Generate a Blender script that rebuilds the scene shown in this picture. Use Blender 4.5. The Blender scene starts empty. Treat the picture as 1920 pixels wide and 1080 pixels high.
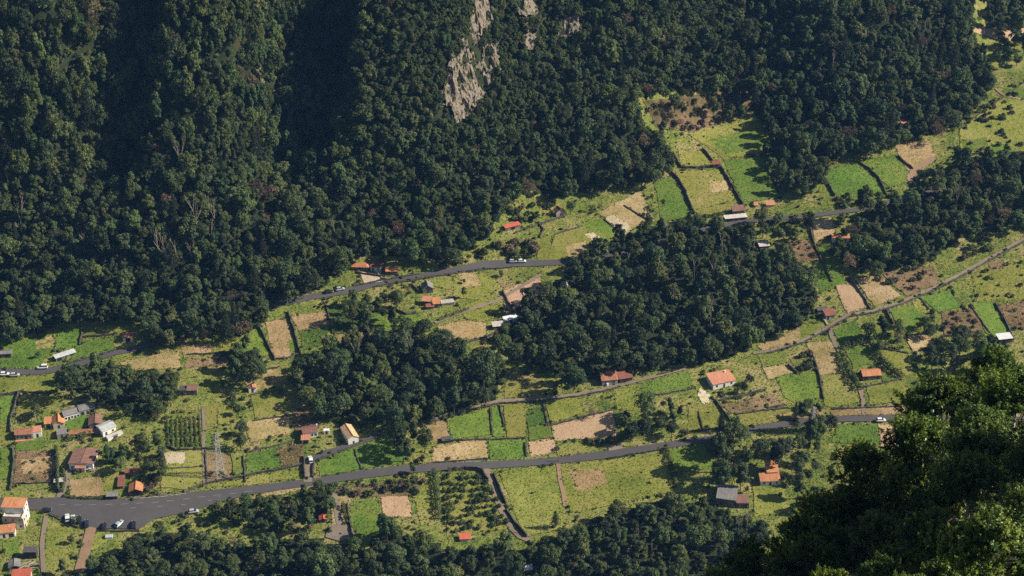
import bpy, bmesh, math, random
import numpy as np
from mathutils import Vector, Matrix
R = math.radians
rng = np.random.default_rng(7)
random.seed(7)
SC = bpy.context.scene
COL = SC.collection

# ------------------------------------------------------------------ camera
CAM_Z, PITCH, FPX = 400.0, R(30), 3000.0
cam = bpy.data.cameras.new('camera'); camo = bpy.data.objects.new('camera', cam); COL.objects.link(camo)
camo.location = (0, 0, CAM_Z); camo.rotation_euler = (R(90) - PITCH, 0, 0)
cam.sensor_width = 36; cam.lens = FPX / 1920 * 36; cam.clip_start = 1; cam.clip_end = 6000
SC.camera = camo
SC.render.resolution_x, SC.render.resolution_y = 1024, 576

# ------------------------------------------------------------------ light
SUN_EL, SUN_AZ = R(36), R(0)          # azimuth from +X (picture right) towards +Y (away)
w = bpy.data.worlds.new('World'); SC.world = w; w.use_nodes = True
nt = w.node_tree; bg = nt.nodes['Background']
sky = nt.nodes.new('ShaderNodeTexSky'); sky.sky_type = 'NISHITA'; sky.sun_disc = False
sky.sun_elevation = SUN_EL; sky.sun_rotation = R(90) - SUN_AZ; sky.altitude = 400
nt.links.new(sky.outputs[0], bg.inputs[0]); bg.inputs[1].default_value = 0.05
sl = bpy.data.lights.new('sun', 'SUN'); sl.energy = 5.0; sl.angle = R(0.5); sl.color = (1, 0.92, 0.78)
so = bpy.data.objects.new('sun', sl); COL.objects.link(so)
sd = Vector((math.cos(SUN_EL) * math.cos(SUN_AZ), math.cos(SUN_EL) * math.sin(SUN_AZ), math.sin(SUN_EL)))
so.rotation_euler = sd.to_track_quat('Z', 'Y').to_euler(); so.location = (300, 300, 700)
vs = SC.view_settings; vs.view_transform = 'Standard'; vs.look = 'None'; vs.gamma = 1; vs.exposure = 0.61
SC.cycles.max_bounces = 4; SC.cycles.diffuse_bounces = 2; SC.cycles.glossy_bounces = 1
SC.cycles.transmission_bounces = 2; SC.cycles.transparent_max_bounces = 4; SC.cycles.volume_bounces = 0
SC.cycles.use_denoising = False
SC.cycles.caustics_reflective = False; SC.cycles.caustics_refractive = False

# ------------------------------------------------------------------ terrain
CP, SP = math.cos(PITCH), math.sin(PITCH)
def ray(px, py):
    u = (np.asarray(px, float) - 960) / FPX; v = (np.asarray(py, float) - 540) / FPX
    return u, CP - v * SP, -SP - v * CP
def proj(x, y, z):
    dz = z - CAM_Z
    dep = y * CP - dz * SP
    return 960 + FPX * x / dep, 540 + FPX * (-y * SP - dz * CP) / dep, dep
def base(x, y):
    return 6.5 + 0.176 * (y - 465) + 1.2 * np.sin(x / 23 + y / 31) * np.sin(y / 27 - x / 60 + 1)
_bp = np.array([(-400, 640), (0, 612), (300, 600), (480, 566), (640, 500), (800, 480), (950, 425), (1100, 355), (1250, 285),
                (1400, 190), (1560, 240), (1700, 205), (1830, 110), (1920, 50), (2300, -40)], float)
_u, _dy, _dz = ray(_bp[:, 0], _bp[:, 1])
_t = (CAM_Z - 6.5 + 0.176 * 465) / (0.176 * _dy - _dz)
_YBX, _YBY = _u * _t, _dy * _t
_MX = np.array([-420, -280, -256, -244, -232, -212, -194, -180, -168, -160, -142, -134, -126, -116, -94, -85, -70, -40, -26, -12, 15, 55, 75, 110, 150, 200, 420.])
_MZ = np.array([0, 0, -28, -26, 10, 14, -4, -28, -26, 8, 14, 11, -10, -40, -44, -40, 17, 22, 17, -10, -14, 6, 12, 0, 8, 0, 0.])
def ss(a, b, x):
    t = np.clip((x - a) / (b - a), 0, 1); return t * t * (3 - 2 * t)
def G(x, y):
    x = np.asarray(x, float); y = np.asarray(y, float)
    yb = sum(np.interp(x + o, _YBX, _YBY) for o in (-16, -8, 0, 8, 16)) / 5
    d = y - yb
    S = np.interp(x, [-220, -60, 60, 200], [1.25, 1.12, 0.95, 0.7])
    hill = S * 10 * np.log1p(np.exp(np.clip((d - 8) / 10, -30, 40)))
    xs = x - 0.22 * (np.clip(d, 0, 200) - 60)
    m = sum(np.interp(xs + o, _MX, _MZ) for o in (-4, 0, 4)) / 3
    rough = 2.2 * np.sin(x / 9 + np.sin(y / 17)) * np.sin(y / 13 + 0.7 * np.sin(x / 11)) + 1.3 * np.sin(x / 4.7 + y / 7.1)
    hill = hill + (m * 1.15 + rough) * ss(18, 75, d)
    return base(x, y) + 420 * np.tanh(hill / 420)
def hit(px, py):
    px = np.atleast_1d(np.asarray(px, float)); py = np.atleast_1d(np.asarray(py, float))
    u, dy, dz = ray(px, py)
    t0 = np.full(px.shape, 330.0); ok = np.zeros(px.shape, bool); lo = t0.copy(); hi = t0.copy()
    for t in np.arange(340, 1700, 4.0):
        below = (CAM_Z + dz * t) < G(u * t, dy * t)
        new = below & ~ok; lo[new] = t - 4; hi[new] = t; ok |= new
        if ok.all(): break
    hi[~ok] = 1700; lo[~ok] = 1699
    for _ in range(14):
        m = (lo + hi) / 2; below = (CAM_Z + dz * m) < G(u * m, dy * m)
        hi = np.where(below, m, hi); lo = np.where(below, lo, m)
    return u * hi, dy * hi
def hit1(p):
    x, y = hit(p[0], p[1]); return float(x[0]), float(y[0])
def inside(px, py, poly):
    px = np.asarray(px); py = np.asarray(py); r = np.zeros(px.shape, bool); n = len(poly)
    for i in range(n):
        x1, y1 = poly[i]; x2, y2 = poly[(i + 1) % n]
        if y1 == y2: continue
        c = ((y1 > py) != (y2 > py)) & (px < (x2 - x1) * (py - y1) / (y2 - y1) + x1)
        r ^= c
    return r
def P(s):                                        # 'x,y x,y' -> list of points
    return [tuple(float(a) for a in q.split(',')) for q in s.split()]

# ------------------------------------------------------------------ scene helpers
def tag(o, label=None, cat=None, group=None, kind=None):
    if label: o['label'] = label
    if cat: o['category'] = cat
    if group: o['group'] = group
    if kind: o['kind'] = kind
    return o
def link(name, me, parent=None, loc=None):
    o = bpy.data.objects.new(name, me); COL.objects.link(o)
    if parent is not None: o.parent = parent
    if loc is not None: o.location = loc
    return o
def empty(name, loc, rz=0, scale=1):
    o = link(name, None); o.location = loc; o.rotation_euler = (0, 0, rz); o.scale = (scale,) * 3
    o.empty_display_size = 0.5
    return o
def mesh(name, V, F, mat, attrs=None, smooth=False):
    V = np.asarray(V, np.float32).reshape(-1, 3)
    me = bpy.data.meshes.new(name)
    if isinstance(F, np.ndarray):
        n, k = F.shape
        me.vertices.add(len(V)); me.vertices.foreach_set('co', V.ravel())
        me.loops.add(n * k); me.loops.foreach_set('vertex_index', F.astype(np.int32).ravel())
        me.polygons.add(n); me.polygons.foreach_set('loop_start', np.arange(0, n * k, k, dtype=np.int32))
        me.polygons.foreach_set('loop_total', np.full(n, k, np.int32))
        me.update(calc_edges=True)
    else:
        me.from_pydata([tuple(v) for v in V], [], [tuple(f) for f in F]); me.update()
    if attrs:
        for an, (dom, val) in attrs.items():
            a = me.attributes.new(an, 'FLOAT', dom); a.data.foreach_set('value', np.asarray(val, np.float32))
    if smooth: me.polygons.foreach_set('use_smooth', np.ones(len(me.polygons), bool))
    for m_ in (mat if isinstance(mat, (list, tuple)) else [mat]): me.materials.append(m_)
    return me
class MB:
    def __init__(s): s.v = []; s.f = []
    def add(s, V, F):
        o = len(s.v); s.v += [tuple(p) for p in V]; s.f += [tuple(i + o for i in f) for f in F]; return s
    def box(s, x0, x1, y0, y1, z0, z1):
        return s.add([(x, y, z) for z in (z0, z1) for y in (y0, y1) for x in (x0, x1)],
                     [(0, 2, 3, 1), (4, 5, 7, 6), (0, 1, 5, 4), (2, 6, 7, 3), (0, 4, 6, 2), (1, 3, 7, 5)])
    def slab(s, q, th):                          # q: 4 corners ccw from above
        q = [Vector(p) for p in q]; n = (q[1] - q[0]).cross(q[3] - q[0]).normalized()
        V = [p - n * th for p in q] + q
        return s.add(V, [(3, 2, 1, 0), (4, 5, 6, 7), (0, 1, 5, 4), (1, 2, 6, 5), (2, 3, 7, 6), (3, 0, 4, 7)])
    def bar(s, a, b, r0, r1=None, n=5):
        a = Vector(a); b = Vector(b); r1 = r0 if r1 is None else r1
        d = (b - a).normalized(); t = d.orthogonal().normalized(); u = d.cross(t); V = []
        for c, r in ((a, r0), (b, r1)):
            V += [c + (t * math.cos(2 * math.pi * i / n) + u * math.sin(2 * math.pi * i / n)) * r for i in range(n)]
        F = [(i, (i + 1) % n, n + (i + 1) % n, n + i) for i in range(n)]
        return s.add(V, F + [tuple(range(n))[::-1], tuple(range(n, 2 * n))])
    def cyl(s, c, ax, r, ln, n=12):
        c = Vector(c); ax = Vector(ax).normalized(); return s.bar(c - ax * ln / 2, c + ax * ln / 2, r, r, n)
    def build(s, name, mat, parent=None, smooth=False):
        return link(name, mesh(name, s.v, s.f, mat, smooth=smooth), parent)

# ------------------------------------------------------------------ materials
def newmat(name):
    m = bpy.data.materials.new(name); m.use_nodes = True; t = m.node_tree; t.nodes.clear(); return m, t
def N(t, ty, **kw):
    n = t.nodes.new(ty)
    for k, v in kw.items():
        if k.startswith('i'): n.inputs[int(k[1:])].default_value = v
        else: setattr(n, k, v)
    return n
def ramp(t, stops, interp='LINEAR'):
    n = t.nodes.new('ShaderNodeValToRGB'); cr = n.color_ramp; cr.interpolation = interp
    while len(cr.elements) < len(stops): cr.elements.new(0.5)
    for e, (p, c) in zip(cr.elements, stops): e.position = p; e.color = (*c, 1)
    return n
def math_(t, op, a, b=None, c=None):
    n = t.nodes.new('ShaderNodeMath'); n.operation = op
    for i, v in enumerate((a, b, c)):
        if v is None: continue
        if isinstance(v, (int, float)): n.inputs[i].default_value = v
        else: t.links.new(v, n.inputs[i])
    return n.outputs[0]
def noise(t, vec, scale, detail=3, rough=0.6):
    n = t.nodes.new('ShaderNodeTexNoise'); n.inputs['Scale'].default_value = scale
    n.inputs['Detail'].default_value = detail; n.inputs['Roughness'].default_value = rough
    if vec is not None: t.links.new(vec, n.inputs['Vector'])
    return n.outputs['Fac']
def hsv(t, col, h=None, s=None, v=None):
    n = t.nodes.new('ShaderNodeHueSaturation'); t.links.new(col, n.inputs['Color'])
    for k, val in (('Hue', h), ('Saturation', s), ('Value', v)):
        if val is not None: t.links.new(val, n.inputs[k])
    return n.outputs[0]
def finish(t, col, rough=0.9, spec=0.2, bump=None, bdist=0.3, bstr=0.5, trans=0.0):
    out = t.nodes.new('ShaderNodeOutputMaterial'); b = t.nodes.new('ShaderNodeBsdfPrincipled')
    t.links.new(col, b.inputs['Base Color']); b.inputs['Roughness'].default_value = rough
    b.inputs['Specular IOR Level'].default_value = spec
    if bump is not None:
        bn = t.nodes.new('ShaderNodeBump'); bn.inputs['Distance'].default_value = bdist; bn.inputs['Strength'].default_value = bstr
        t.links.new(bump, bn.inputs['Height']); t.links.new(bn.outputs[0], b.inputs['Normal'])
    if trans:
        tr = t.nodes.new('ShaderNodeBsdfTranslucent'); t.links.new(col, tr.inputs[0])
        mx = t.nodes.new('ShaderNodeMixShader'); mx.inputs[0].default_value = trans
        t.links.new(b.outputs[0], mx.inputs[1]); t.links.new(tr.outputs[0], mx.inputs[2]); t.links.new(mx.outputs[0], out.inputs[0])
    else: t.links.new(b.outputs[0], out.inputs[0])
def pos(t): return t.nodes.new('ShaderNodeNewGeometry').outputs['Position']
def oco(t): return t.nodes.new('ShaderNodeTexCoord').outputs['Object']
def rnd(t): return t.nodes.new('ShaderNodeObjectInfo').outputs['Random']
def mix3(t, p, s1, s2, s3, a=(0.45, 0.35, 0.3), k=2.0):
    f = math_(t, 'ADD', math_(t, 'MULTIPLY', noise(t, p, s1, 3), a[0]), math_(t, 'MULTIPLY', noise(t, p, s2, 5, 0.7), a[1]))
    f = math_(t, 'ADD', f, math_(t, 'MULTIPLY', noise(t, p, s3, 3, 0.7), a[2]))
    f = math_(t, 'SUBTRACT', f, 0.5 * sum(a))
    return math_(t, 'ADD', math_(t, 'MULTIPLY', f, k), 0.5)
def ground_mat(name, stops, s=(0.05, 0.35, 2.2), k=2.3, rows=None, bump=0.5, vary=0.25):
    m, t = newmat(name); p = pos(t); f = mix3(t, p, *s, k=k)
    if rows:
        wv = t.nodes.new('ShaderNodeTexWave'); wv.inputs['Scale'].default_value = rows[0]; wv.inputs['Distortion'].default_value = 1.2
        mp = t.nodes.new('ShaderNodeMapping'); mp.inputs['Rotation'].default_value = (0, 0, rows[1]); t.links.new(p, mp.inputs[0]); t.links.new(mp.outputs[0], wv.inputs[0])
        f = math_(t, 'ADD', f, math_(t, 'MULTIPLY', math_(t, 'SUBTRACT', wv.outputs['Fac'], 0.5), rows[2]))
    c = ramp(t, stops); t.links.new(f, c.inputs[0])
    r = rnd(t)
    h = math_(t, 'ADD', 0.5 - 0.012, math_(t, 'MULTIPLY', r, 0.024))
    v = math_(t, 'ADD', 1 - vary / 2, math_(t, 'MULTIPLY', math_(t, 'FRACT', math_(t, 'MULTIPLY', r, 7.13)), vary))
    finish(t, hsv(t, c.outputs[0], h=h, v=v), 0.95, 0.1, bump=noise(t, p, 1.3, 5, 0.75), bdist=0.7, bstr=bump)
    return m
LIME, GRN, DGRN, STRAW, TAN, BRN, DBRN, PINK = ((.165, .205, .022), (.075, .165, .016), (.03, .058, .018), (.30, .235, .10), (.42, .29, .165), (.16, .105, .06), (.06, .045, .03), (.40, .265, .17))
M = {}
M['M'] = ground_mat('meadow_scrub', [(0.05, (.035, .055, .018)), (0.22, (.075, .105, .025)), (0.42, (.15, .18, .036)), (0.58, (.22, .215, .06)), (0.72, (.33, .255, .125)), (0.86, (.21, .15, .085)), (0.97, (.10, .10, .035))], s=(0.07, 0.4, 2.0))
M['G'] = ground_mat('green_crop', [(0.02, (.04, .07, .018)), (0.25, (.085, .14, .024)), (0.5, (.13, .205, .032)), (0.75, (.19, .23, .045)), (0.95, (.30, .26, .10))], k=2.5)
M['L'] = ground_mat('lime_grass', [(0.05, (.06, .085, .025)), (0.25, (.14, .165, .03)), (0.47, (.22, .23, .045)), (0.7, (.29, .26, .08)), (0.92, (.38, .29, .14))], k=2.3)
M['D'] = ground_mat('dry_grass', [(0.1, (.10, .10, .03)), (0.33, (.24, .19, .07)), (0.55, (.38, .27, .135)), (0.8, (.50, .37, .22)), (0.97, (.30, .21, .12))], k=2.1)
M['S'] = ground_mat('bare_soil', [(0.1, (.24, .15, .085)), (0.35, (.40, .26, .155)), (0.6, (.50, .34, .21)), (0.85, (.58, .42, .27))], k=1.5)
M['B'] = ground_mat('brown_scrub', [(0.08, (.03, .035, .015)), (0.3, (.10, .085, .035)), (0.5, (.20, .14, .075)), (0.7, (.29, .20, .11)), (0.92, (.17, .17, .05))], k=2.2)
M['V'] = ground_mat('leafy_crop', [(0.12, (.025, .035, .012)), (0.35, (.05, .10, .02)), (0.6, (.09, .165, .03)), (0.85, (.21, .20, .06))], k=2.2, rows=(0.5, 0.2, 0.35))
M['Y'] = ground_mat('pale_soil', [(0.1, (.28, .22, .13)), (0.4, (.46, .37, .24)), (0.7, (.62, .52, .38)), (0.95, (.20, .22, .07))], k=1.9)
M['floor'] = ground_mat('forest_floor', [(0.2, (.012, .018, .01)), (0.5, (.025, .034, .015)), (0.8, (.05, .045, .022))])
def asphalt(name, c0, c1):
    m, t = newmat(name); p = pos(t); f = mix3(t, p, 0.03, 0.25, 3, k=1.6); c = ramp(t, [(0.15, c0), (0.85, c1)]); t.links.new(f, c.inputs[0])
    finish(t, c.outputs[0], 0.85, 0.25, bump=noise(t, p, 8, 3), bdist=0.03); return m
M['road'] = asphalt('asphalt', (.062, .057, .059), (.112, .104, .104))
M['track'] = asphalt('concrete_lane', (.15, .115, .085), (.30, .235, .17))
M['dirt'] = asphalt('dirt_track', (.20, .12, .075), (.38, .25, .16))
M['gravel'] = asphalt('gravel_yard', (.14, .11, .085), (.32, .26, .20))
def stone(name, c0, c1, c2, sc=1.2):
    m, t = newmat(name); p = pos(t)
    vo = t.nodes.new('ShaderNodeTexVoronoi'); vo.inputs['Scale'].default_value = sc * 1.6; t.links.new(p, vo.inputs['Vector'])
    f = math_(t, 'ADD', math_(t, 'MULTIPLY', vo.outputs['Color'], 0.5), math_(t, 'MULTIPLY', noise(t, p, sc * 0.4, 4, 0.7), 0.6))
    c = ramp(t, [(0.2, c0), (0.5, c1), (0.8, c2)]); t.links.new(f, c.inputs[0])
    finish(t, c.outputs[0], 0.95, 0.1, bump=vo.outputs['Distance'], bdist=0.15); return m
M['stone'] = stone('dry_stone', (.03, .028, .026), (.075, .068, .06), (.16, .14, .11))
M['palestone'] = stone('pale_stone', (.16, .13, .10), (.32, .26, .19), (.46, .38, .28))
M['plain_stone'] = stone('house_stone', (.07, .065, .06), (.15, .135, .12), (.26, .23, .2))
def plaster(name, c, dirt=0.35):
    m, t = newmat(name); p = oco(t); f = mix3(t, p, 0.5, 2, 8, k=1.8)
    d = tuple(a * (1 - dirt) for a in c); r = ramp(t, [(0.1, d), (0.5, c), (0.9, tuple(min(.9, a * 1.05) for a in c))]); t.links.new(f, r.inputs[0])
    finish(t, r.outputs[0], 0.85, 0.2); return m
M['white'] = plaster('white_plaster', (.78, .75, .70), .25)
M['cream'] = plaster('cream_plaster', (.58, .50, .38))
M['greenwall'] = plaster('grey_green_plaster', (.30, .36, .32))
M['grey'] = plaster('grey_plaster', (.36, .35, .34))
M['darkwood'] = plaster('dark_boards', (.055, .05, .048))
M['concrete'] = plaster('concrete', (.32, .30, .27))
M['terracotta'] = plaster('terracotta_floor', (.50, .22, .13))
def tiles(name, c0, c1, c2, freq=2.0, ax=0):
    m, t = newmat(name); p = oco(t)
    wv = t.nodes.new('ShaderNodeTexWave'); wv.bands_direction = 'XY'[ax]; wv.inputs['Scale'].default_value = freq; t.links.new(p, wv.inputs[0])
    mp = t.nodes.new('ShaderNodeMapping'); mp.inputs['Scale'].default_value = (1.6, .35, 1) if ax == 0 else (.35, 1.6, 1); t.links.new(p, mp.inputs[0])
    f = mix3(t, mp.outputs[0], 0.6, 1.7, 6, k=2.2)
    f = math_(t, 'ADD', f, math_(t, 'MULTIPLY', math_(t, 'SUBTRACT', wv.outputs['Fac'], 0.5), 0.25))
    c = ramp(t, [(0.1, c0), (0.45, c1), (0.9, c2)]); t.links.new(f, c.inputs[0])
    r = rnd(t); v = math_(t, 'ADD', 0.88, math_(t, 'MULTIPLY', r, 0.24))
    finish(t, hsv(t, c.outputs[0], v=v), 0.8, 0.2, bump=wv.outputs['Fac'], bdist=0.06, bstr=0.6); return m
RT = {}
for k, cs in {'orange': ((.24, .10, .05), (.52, .21, .09), (.66, .35, .19)), 'salmon': ((.33, .13, .075), (.52, .22, .13), (.62, .33, .21)),
              'brown': ((.12, .06, .045), (.21, .11, .085), (.30, .18, .14)), 'tan': ((.42, .22, .11), (.62, .38, .20), (.72, .50, .31)),
              'rust': ((.14, .06, .035), (.34, .13, .07), (.52, .30, .2)), 'grey': ((.10, .095, .095), (.20, .19, .185), (.32, .30, .28)),
              'metal': ((.28, .31, .31), (.45, .48, .47), (.62, .63, .6)), 'white': ((.6, .6, .6), (.76, .76, .75), (.82, .82, .82)),
              'pale': ((.33, .29, .25), (.52, .47, .42), (.66, .61, .56)), 'red': ((.36, .08, .05), (.52, .12, .07), (.60, .2, .12)),
              'maroon': ((.13, .05, .035), (.25, .095, .065), (.33, .15, .11)), 'dark': ((.05, .05, .052), (.085, .083, .085), (.14, .13, .13))}.items():
    for a in (0, 1): RT[k, a] = tiles('roof_tiles_' + k, *cs, ax=a)
def flat(name, c, rough=0.5, spec=0.4, metal=0.0):
    m, t = newmat(name); p = oco(t); f = noise(t, p, 2.5, 3); r = ramp(t, [(0.2, tuple(a * .85 for a in c)), (0.8, c)]); t.links.new(f, r.inputs[0])
    finish(t, r.outputs[0], rough, spec)
    b = [n for n in t.nodes if n.type == 'BSDF_PRINCIPLED'][0]; b.inputs['Metallic'].default_value = metal; return m
M['glass'] = flat('window_glass', (.02, .025, .03), 0.08, 0.7)
M['frame'] = flat('painted_frame', (.55, .53, .5), 0.6)
M['door'] = flat('door_wood', (.07, .045, .03), 0.7)
M['tyre'] = flat('tyre_rubber', (.015, .015, .015), 0.8)
M['rim'] = flat('alloy', (.5, .5, .5), 0.3, 0.5, 0.8)
M['lamp'] = flat('lamp_glass', (.75, .75, .72), 0.15, 0.6)
M['paint'] = flat('road_paint', (.34, .33, .32), 0.9, .1)
M['steel'] = flat('galvanised_steel', (.52, .50, .48), 0.5, 0.5)
M['polewood'] = flat('pole_wood', (.20, .16, .12), 0.9, 0.1)
M['bark'] = flat('bark', (.075, .06, .045), 0.95, 0.1)
M['palebark'] = flat('pale_bark', (.40, .34, .27), 0.9, 0.1)
M['tanbark'] = flat('twig_bark', (.22, .165, .12), 0.95, 0.1)
def foliage(name, stops, hue=0.022, val=0.6, trans=0.3, rough=0.6, spec=0.2, sat=0.2, own=True):
    m, t = newmat(name)
    at = t.nodes.new('ShaderNodeAttribute'); at.attribute_name = 'tint'
    r = rnd(t); r2 = math_(t, 'FRACT', math_(t, 'MULTIPLY', r, 11.7)); r3 = math_(t, 'FRACT', math_(t, 'MULTIPLY', r, 37.3))
    f = math_(t, 'ADD', math_(t, 'MULTIPLY', at.outputs['Fac'], 0.7), math_(t, 'MULTIPLY', math_(t, 'SUBTRACT', r2, 0.3), 0.55))
    c = ramp(t, stops); t.links.new(f if own else at.outputs['Fac'], c.inputs[0])
    h = math_(t, 'ADD', 0.5 - hue, math_(t, 'MULTIPLY', r3, 2 * hue)); v = math_(t, 'ADD', 1 - val / 2, math_(t, 'MULTIPLY', r, val))
    s = math_(t, 'ADD', 1 - sat, math_(t, 'MULTIPLY', r2, sat))
    finish(t, hsv(t, c.outputs[0], h=h, s=s, v=v), rough, spec, trans=trans); return m
M['leaf'] = foliage('dark_leaf', [(0.0, (.036, .066, .024)), (0.3, (.070, .112, .034)), (0.6, (.115, .155, .046)), (0.95, (.18, .20, .066))])
M['olive'] = foliage('olive_leaf', [(0.0, (.046, .074, .024)), (0.4, (.088, .122, .04)), (0.75, (.14, .165, .058)), (1, (.20, .20, .085))])
M['brownleaf'] = foliage('brown_leaf', [(0.0, (.10, .07, .04)), (0.5, (.20, .14, .085)), (1, (.31, .23, .14))])
M['limeleaf'] = foliage('lime_leaf', [(0.0, (.07, .11, .018)), (0.5, (.16, .205, .035)), (1, (.25, .26, .06))])
M['pineleaf'] = foliage('pine_needle', [(0.0, (.024, .038, .02)), (0.5, (.048, .066, .03)), (1, (.085, .10, .042))])
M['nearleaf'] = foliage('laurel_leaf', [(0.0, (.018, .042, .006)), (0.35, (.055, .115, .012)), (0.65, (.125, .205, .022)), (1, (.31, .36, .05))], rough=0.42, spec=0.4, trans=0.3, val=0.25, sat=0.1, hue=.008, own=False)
M['grass'] = foliage('grass_blade', [(0.0, (.035, .055, .015)), (0.2, (.092, .145, .026)), (0.32, (.145, .21, .030)), (0.44, (.215, .24, .042)), (0.55, (.30, .255, .085)), (0.68, (.42, .31, .14)), (0.95, (.17, .115, .06))], hue=.001, val=.01, trans=.15, rough=.8, spec=.1, sat=.01, own=False)
# ------------------------------------------------------------------ regions of the picture, as outlines on the ground
F1 = P('-450,-90 1835,-90 1818,55 1850,115 1862,160 1830,200 1785,243 1740,252 1690,262 1600,284 1555,292 1490,285 1450,262 1425,205 1390,172 1330,166 1260,170 1196,178 1200,232 1252,272 1262,308 1228,336 1150,350 1085,362 1050,372 1000,362 960,372 940,400 915,440 880,466 830,486 760,486 740,478 660,478 640,505 600,538 492,566 498,606 440,632 350,612 318,640 285,636 278,604 200,596 130,598 100,612 60,626 -80,640 -450,660')
F2 = P('1432,280 1545,255 1552,330 1520,362 1470,348 1440,312')
F3 = P('1560,455 1580,440 1604,402 1645,390 1700,372 1742,340 1800,296 1925,285 2260,250 2260,380 1925,418 1860,432 1800,448 1760,478 1700,500 1640,510 1590,500 1568,480')
F4 = P('1845,-90 2260,-90 2260,10 1925,42 1880,62 1850,50')
WC = P('985,565 1040,536 1095,492 1112,462 1200,432 1290,412 1330,416 1380,432 1440,462 1490,482 1520,512 1530,560 1520,590 1500,608 1425,638 1400,655 1330,678 1240,688 1190,692 1130,700 1078,722 1040,700 965,672 935,642 960,602')
WM = P('556,690 600,662 640,642 700,628 780,608 830,650 880,668 930,670 945,692 938,738 900,752 860,772 800,790 760,798 720,788 640,782 600,772 568,740 545,712')
WB = P('80,1110 165,1062 200,1045 240,1030 275,1012 300,994 350,1004 420,1020 500,1018 560,1008 620,1018 690,1028 722,985 760,1000 790,1018 880,1032 940,1018 985,1038 1010,1018 1050,1004 1100,984 1180,952 1260,936 1330,944 1400,976 1450,988 1440,1014 1370,1055 1320,1115 60,1135')
WR = P('428,948 470,934 560,930 590,903 632,903 624,936 614,974 560,980 480,986 430,972')
WL = P('108,714 130,690 200,684 250,694 330,704 326,734 318,762 280,780 225,768 150,738 110,728')
CLIFF = [P('884,-20 916,-20 928,20 918,50 902,72 910,92 936,88 938,112 925,150 910,180 886,214 866,232 846,234 848,212 828,200 832,160 850,140 846,110 866,86 880,50'),
         P('966,-10 1010,-10 1014,20 990,40 972,26'), P('1056,22 1096,26 1094,52 1066,70 1040,74 1046,50'), P('990,50 1010,56 1000,96 986,100 980,74'), P('484,118 500,112 498,150 488,165')]
FOREST = [F1, F2, F3, F4, WC, WM, WB, WR, WL]

# ------------------------------------------------------------------ ground
def axis(a, b, st, lo, hi):
    c = np.arange(a, b + st, st); e = np.geomspace(8, 1, 1)
    l = a - np.cumsum(np.geomspace(6, (a - lo) / 4, 12)); h = b + np.cumsum(np.geomspace(6, (hi - b) / 4, 12))
    return np.concatenate([l[::-1], c, h])
gx = axis(-300, 300, 3.0, -1200, 1200); gy = axis(430, 860, 3.0, -120, 1700)
X, Y = np.meshgrid(gx, gy); Z = G(X, Y)
nx, ny = len(gx), len(gy)
ii = (np.arange(ny - 1)[:, None] * nx + np.arange(nx - 1)[None]).ravel()
F = np.stack([ii, ii + 1, ii + nx + 1, ii + nx], 1)
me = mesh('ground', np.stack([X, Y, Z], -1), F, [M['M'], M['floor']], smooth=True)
V = np.stack([X.ravel(), Y.ravel(), Z.ravel()], 1); cc = V[F].mean(1)
qx, qy, _d = proj(cc[:, 0], cc[:, 1], cc[:, 2])
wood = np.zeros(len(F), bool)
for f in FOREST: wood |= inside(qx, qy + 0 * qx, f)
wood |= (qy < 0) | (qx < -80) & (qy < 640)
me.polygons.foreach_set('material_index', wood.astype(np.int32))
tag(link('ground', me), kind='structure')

def drape_mesh(name, pts, mat, off, maxe=5.0, px=True):
    if px: x, y = hit([p[0] for p in pts], [p[1] for p in pts])
    else: x = np.array([p[0] for p in pts]); y = np.array([p[1] for p in pts])
    bm = bmesh.new(); f = bm.faces.new([bm.verts.new((a, b, 0)) for a, b in zip(x, y)])
    f.normal_update()
    if f.normal.z < 0: f.normal_flip()
    bmesh.ops.triangulate(bm, faces=bm.faces[:])
    for _ in range(7):
        es = [e for e in bm.edges if e.calc_length() > maxe]
        if not es: break
        bmesh.ops.subdivide_edges(bm, edges=es, cuts=1); bmesh.ops.triangulate(bm, faces=[q for q in bm.faces if len(q.verts) > 3])
    me = bpy.data.meshes.new(name); bm.to_mesh(me); bm.free()
    co = np.zeros(len(me.vertices) * 3, np.float32); me.vertices.foreach_get('co', co); co = co.reshape(-1, 3)
    co[:, 2] = G(co[:, 0], co[:, 1]) + off
    me.vertices.foreach_set('co', co.ravel()); me.update(); me.materials.append(mat)
    return me
def wob(pts, amp=1.2, step=14):                  # natural, slightly uneven outline
    out = []
    for i, a in enumerate(pts):
        b = pts[(i + 1) % len(pts)]; L = math.hypot(b[0] - a[0], b[1] - a[1]); n = max(1, int(L / step))
        for k in range(n):
            t = k / n; j = 0 if k == 0 else amp
            out.append((a[0] + (b[0] - a[0]) * t + random.uniform(-j, j), a[1] + (b[1] - a[1]) * t + random.uniform(-j, j) * .7))
    return out
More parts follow.
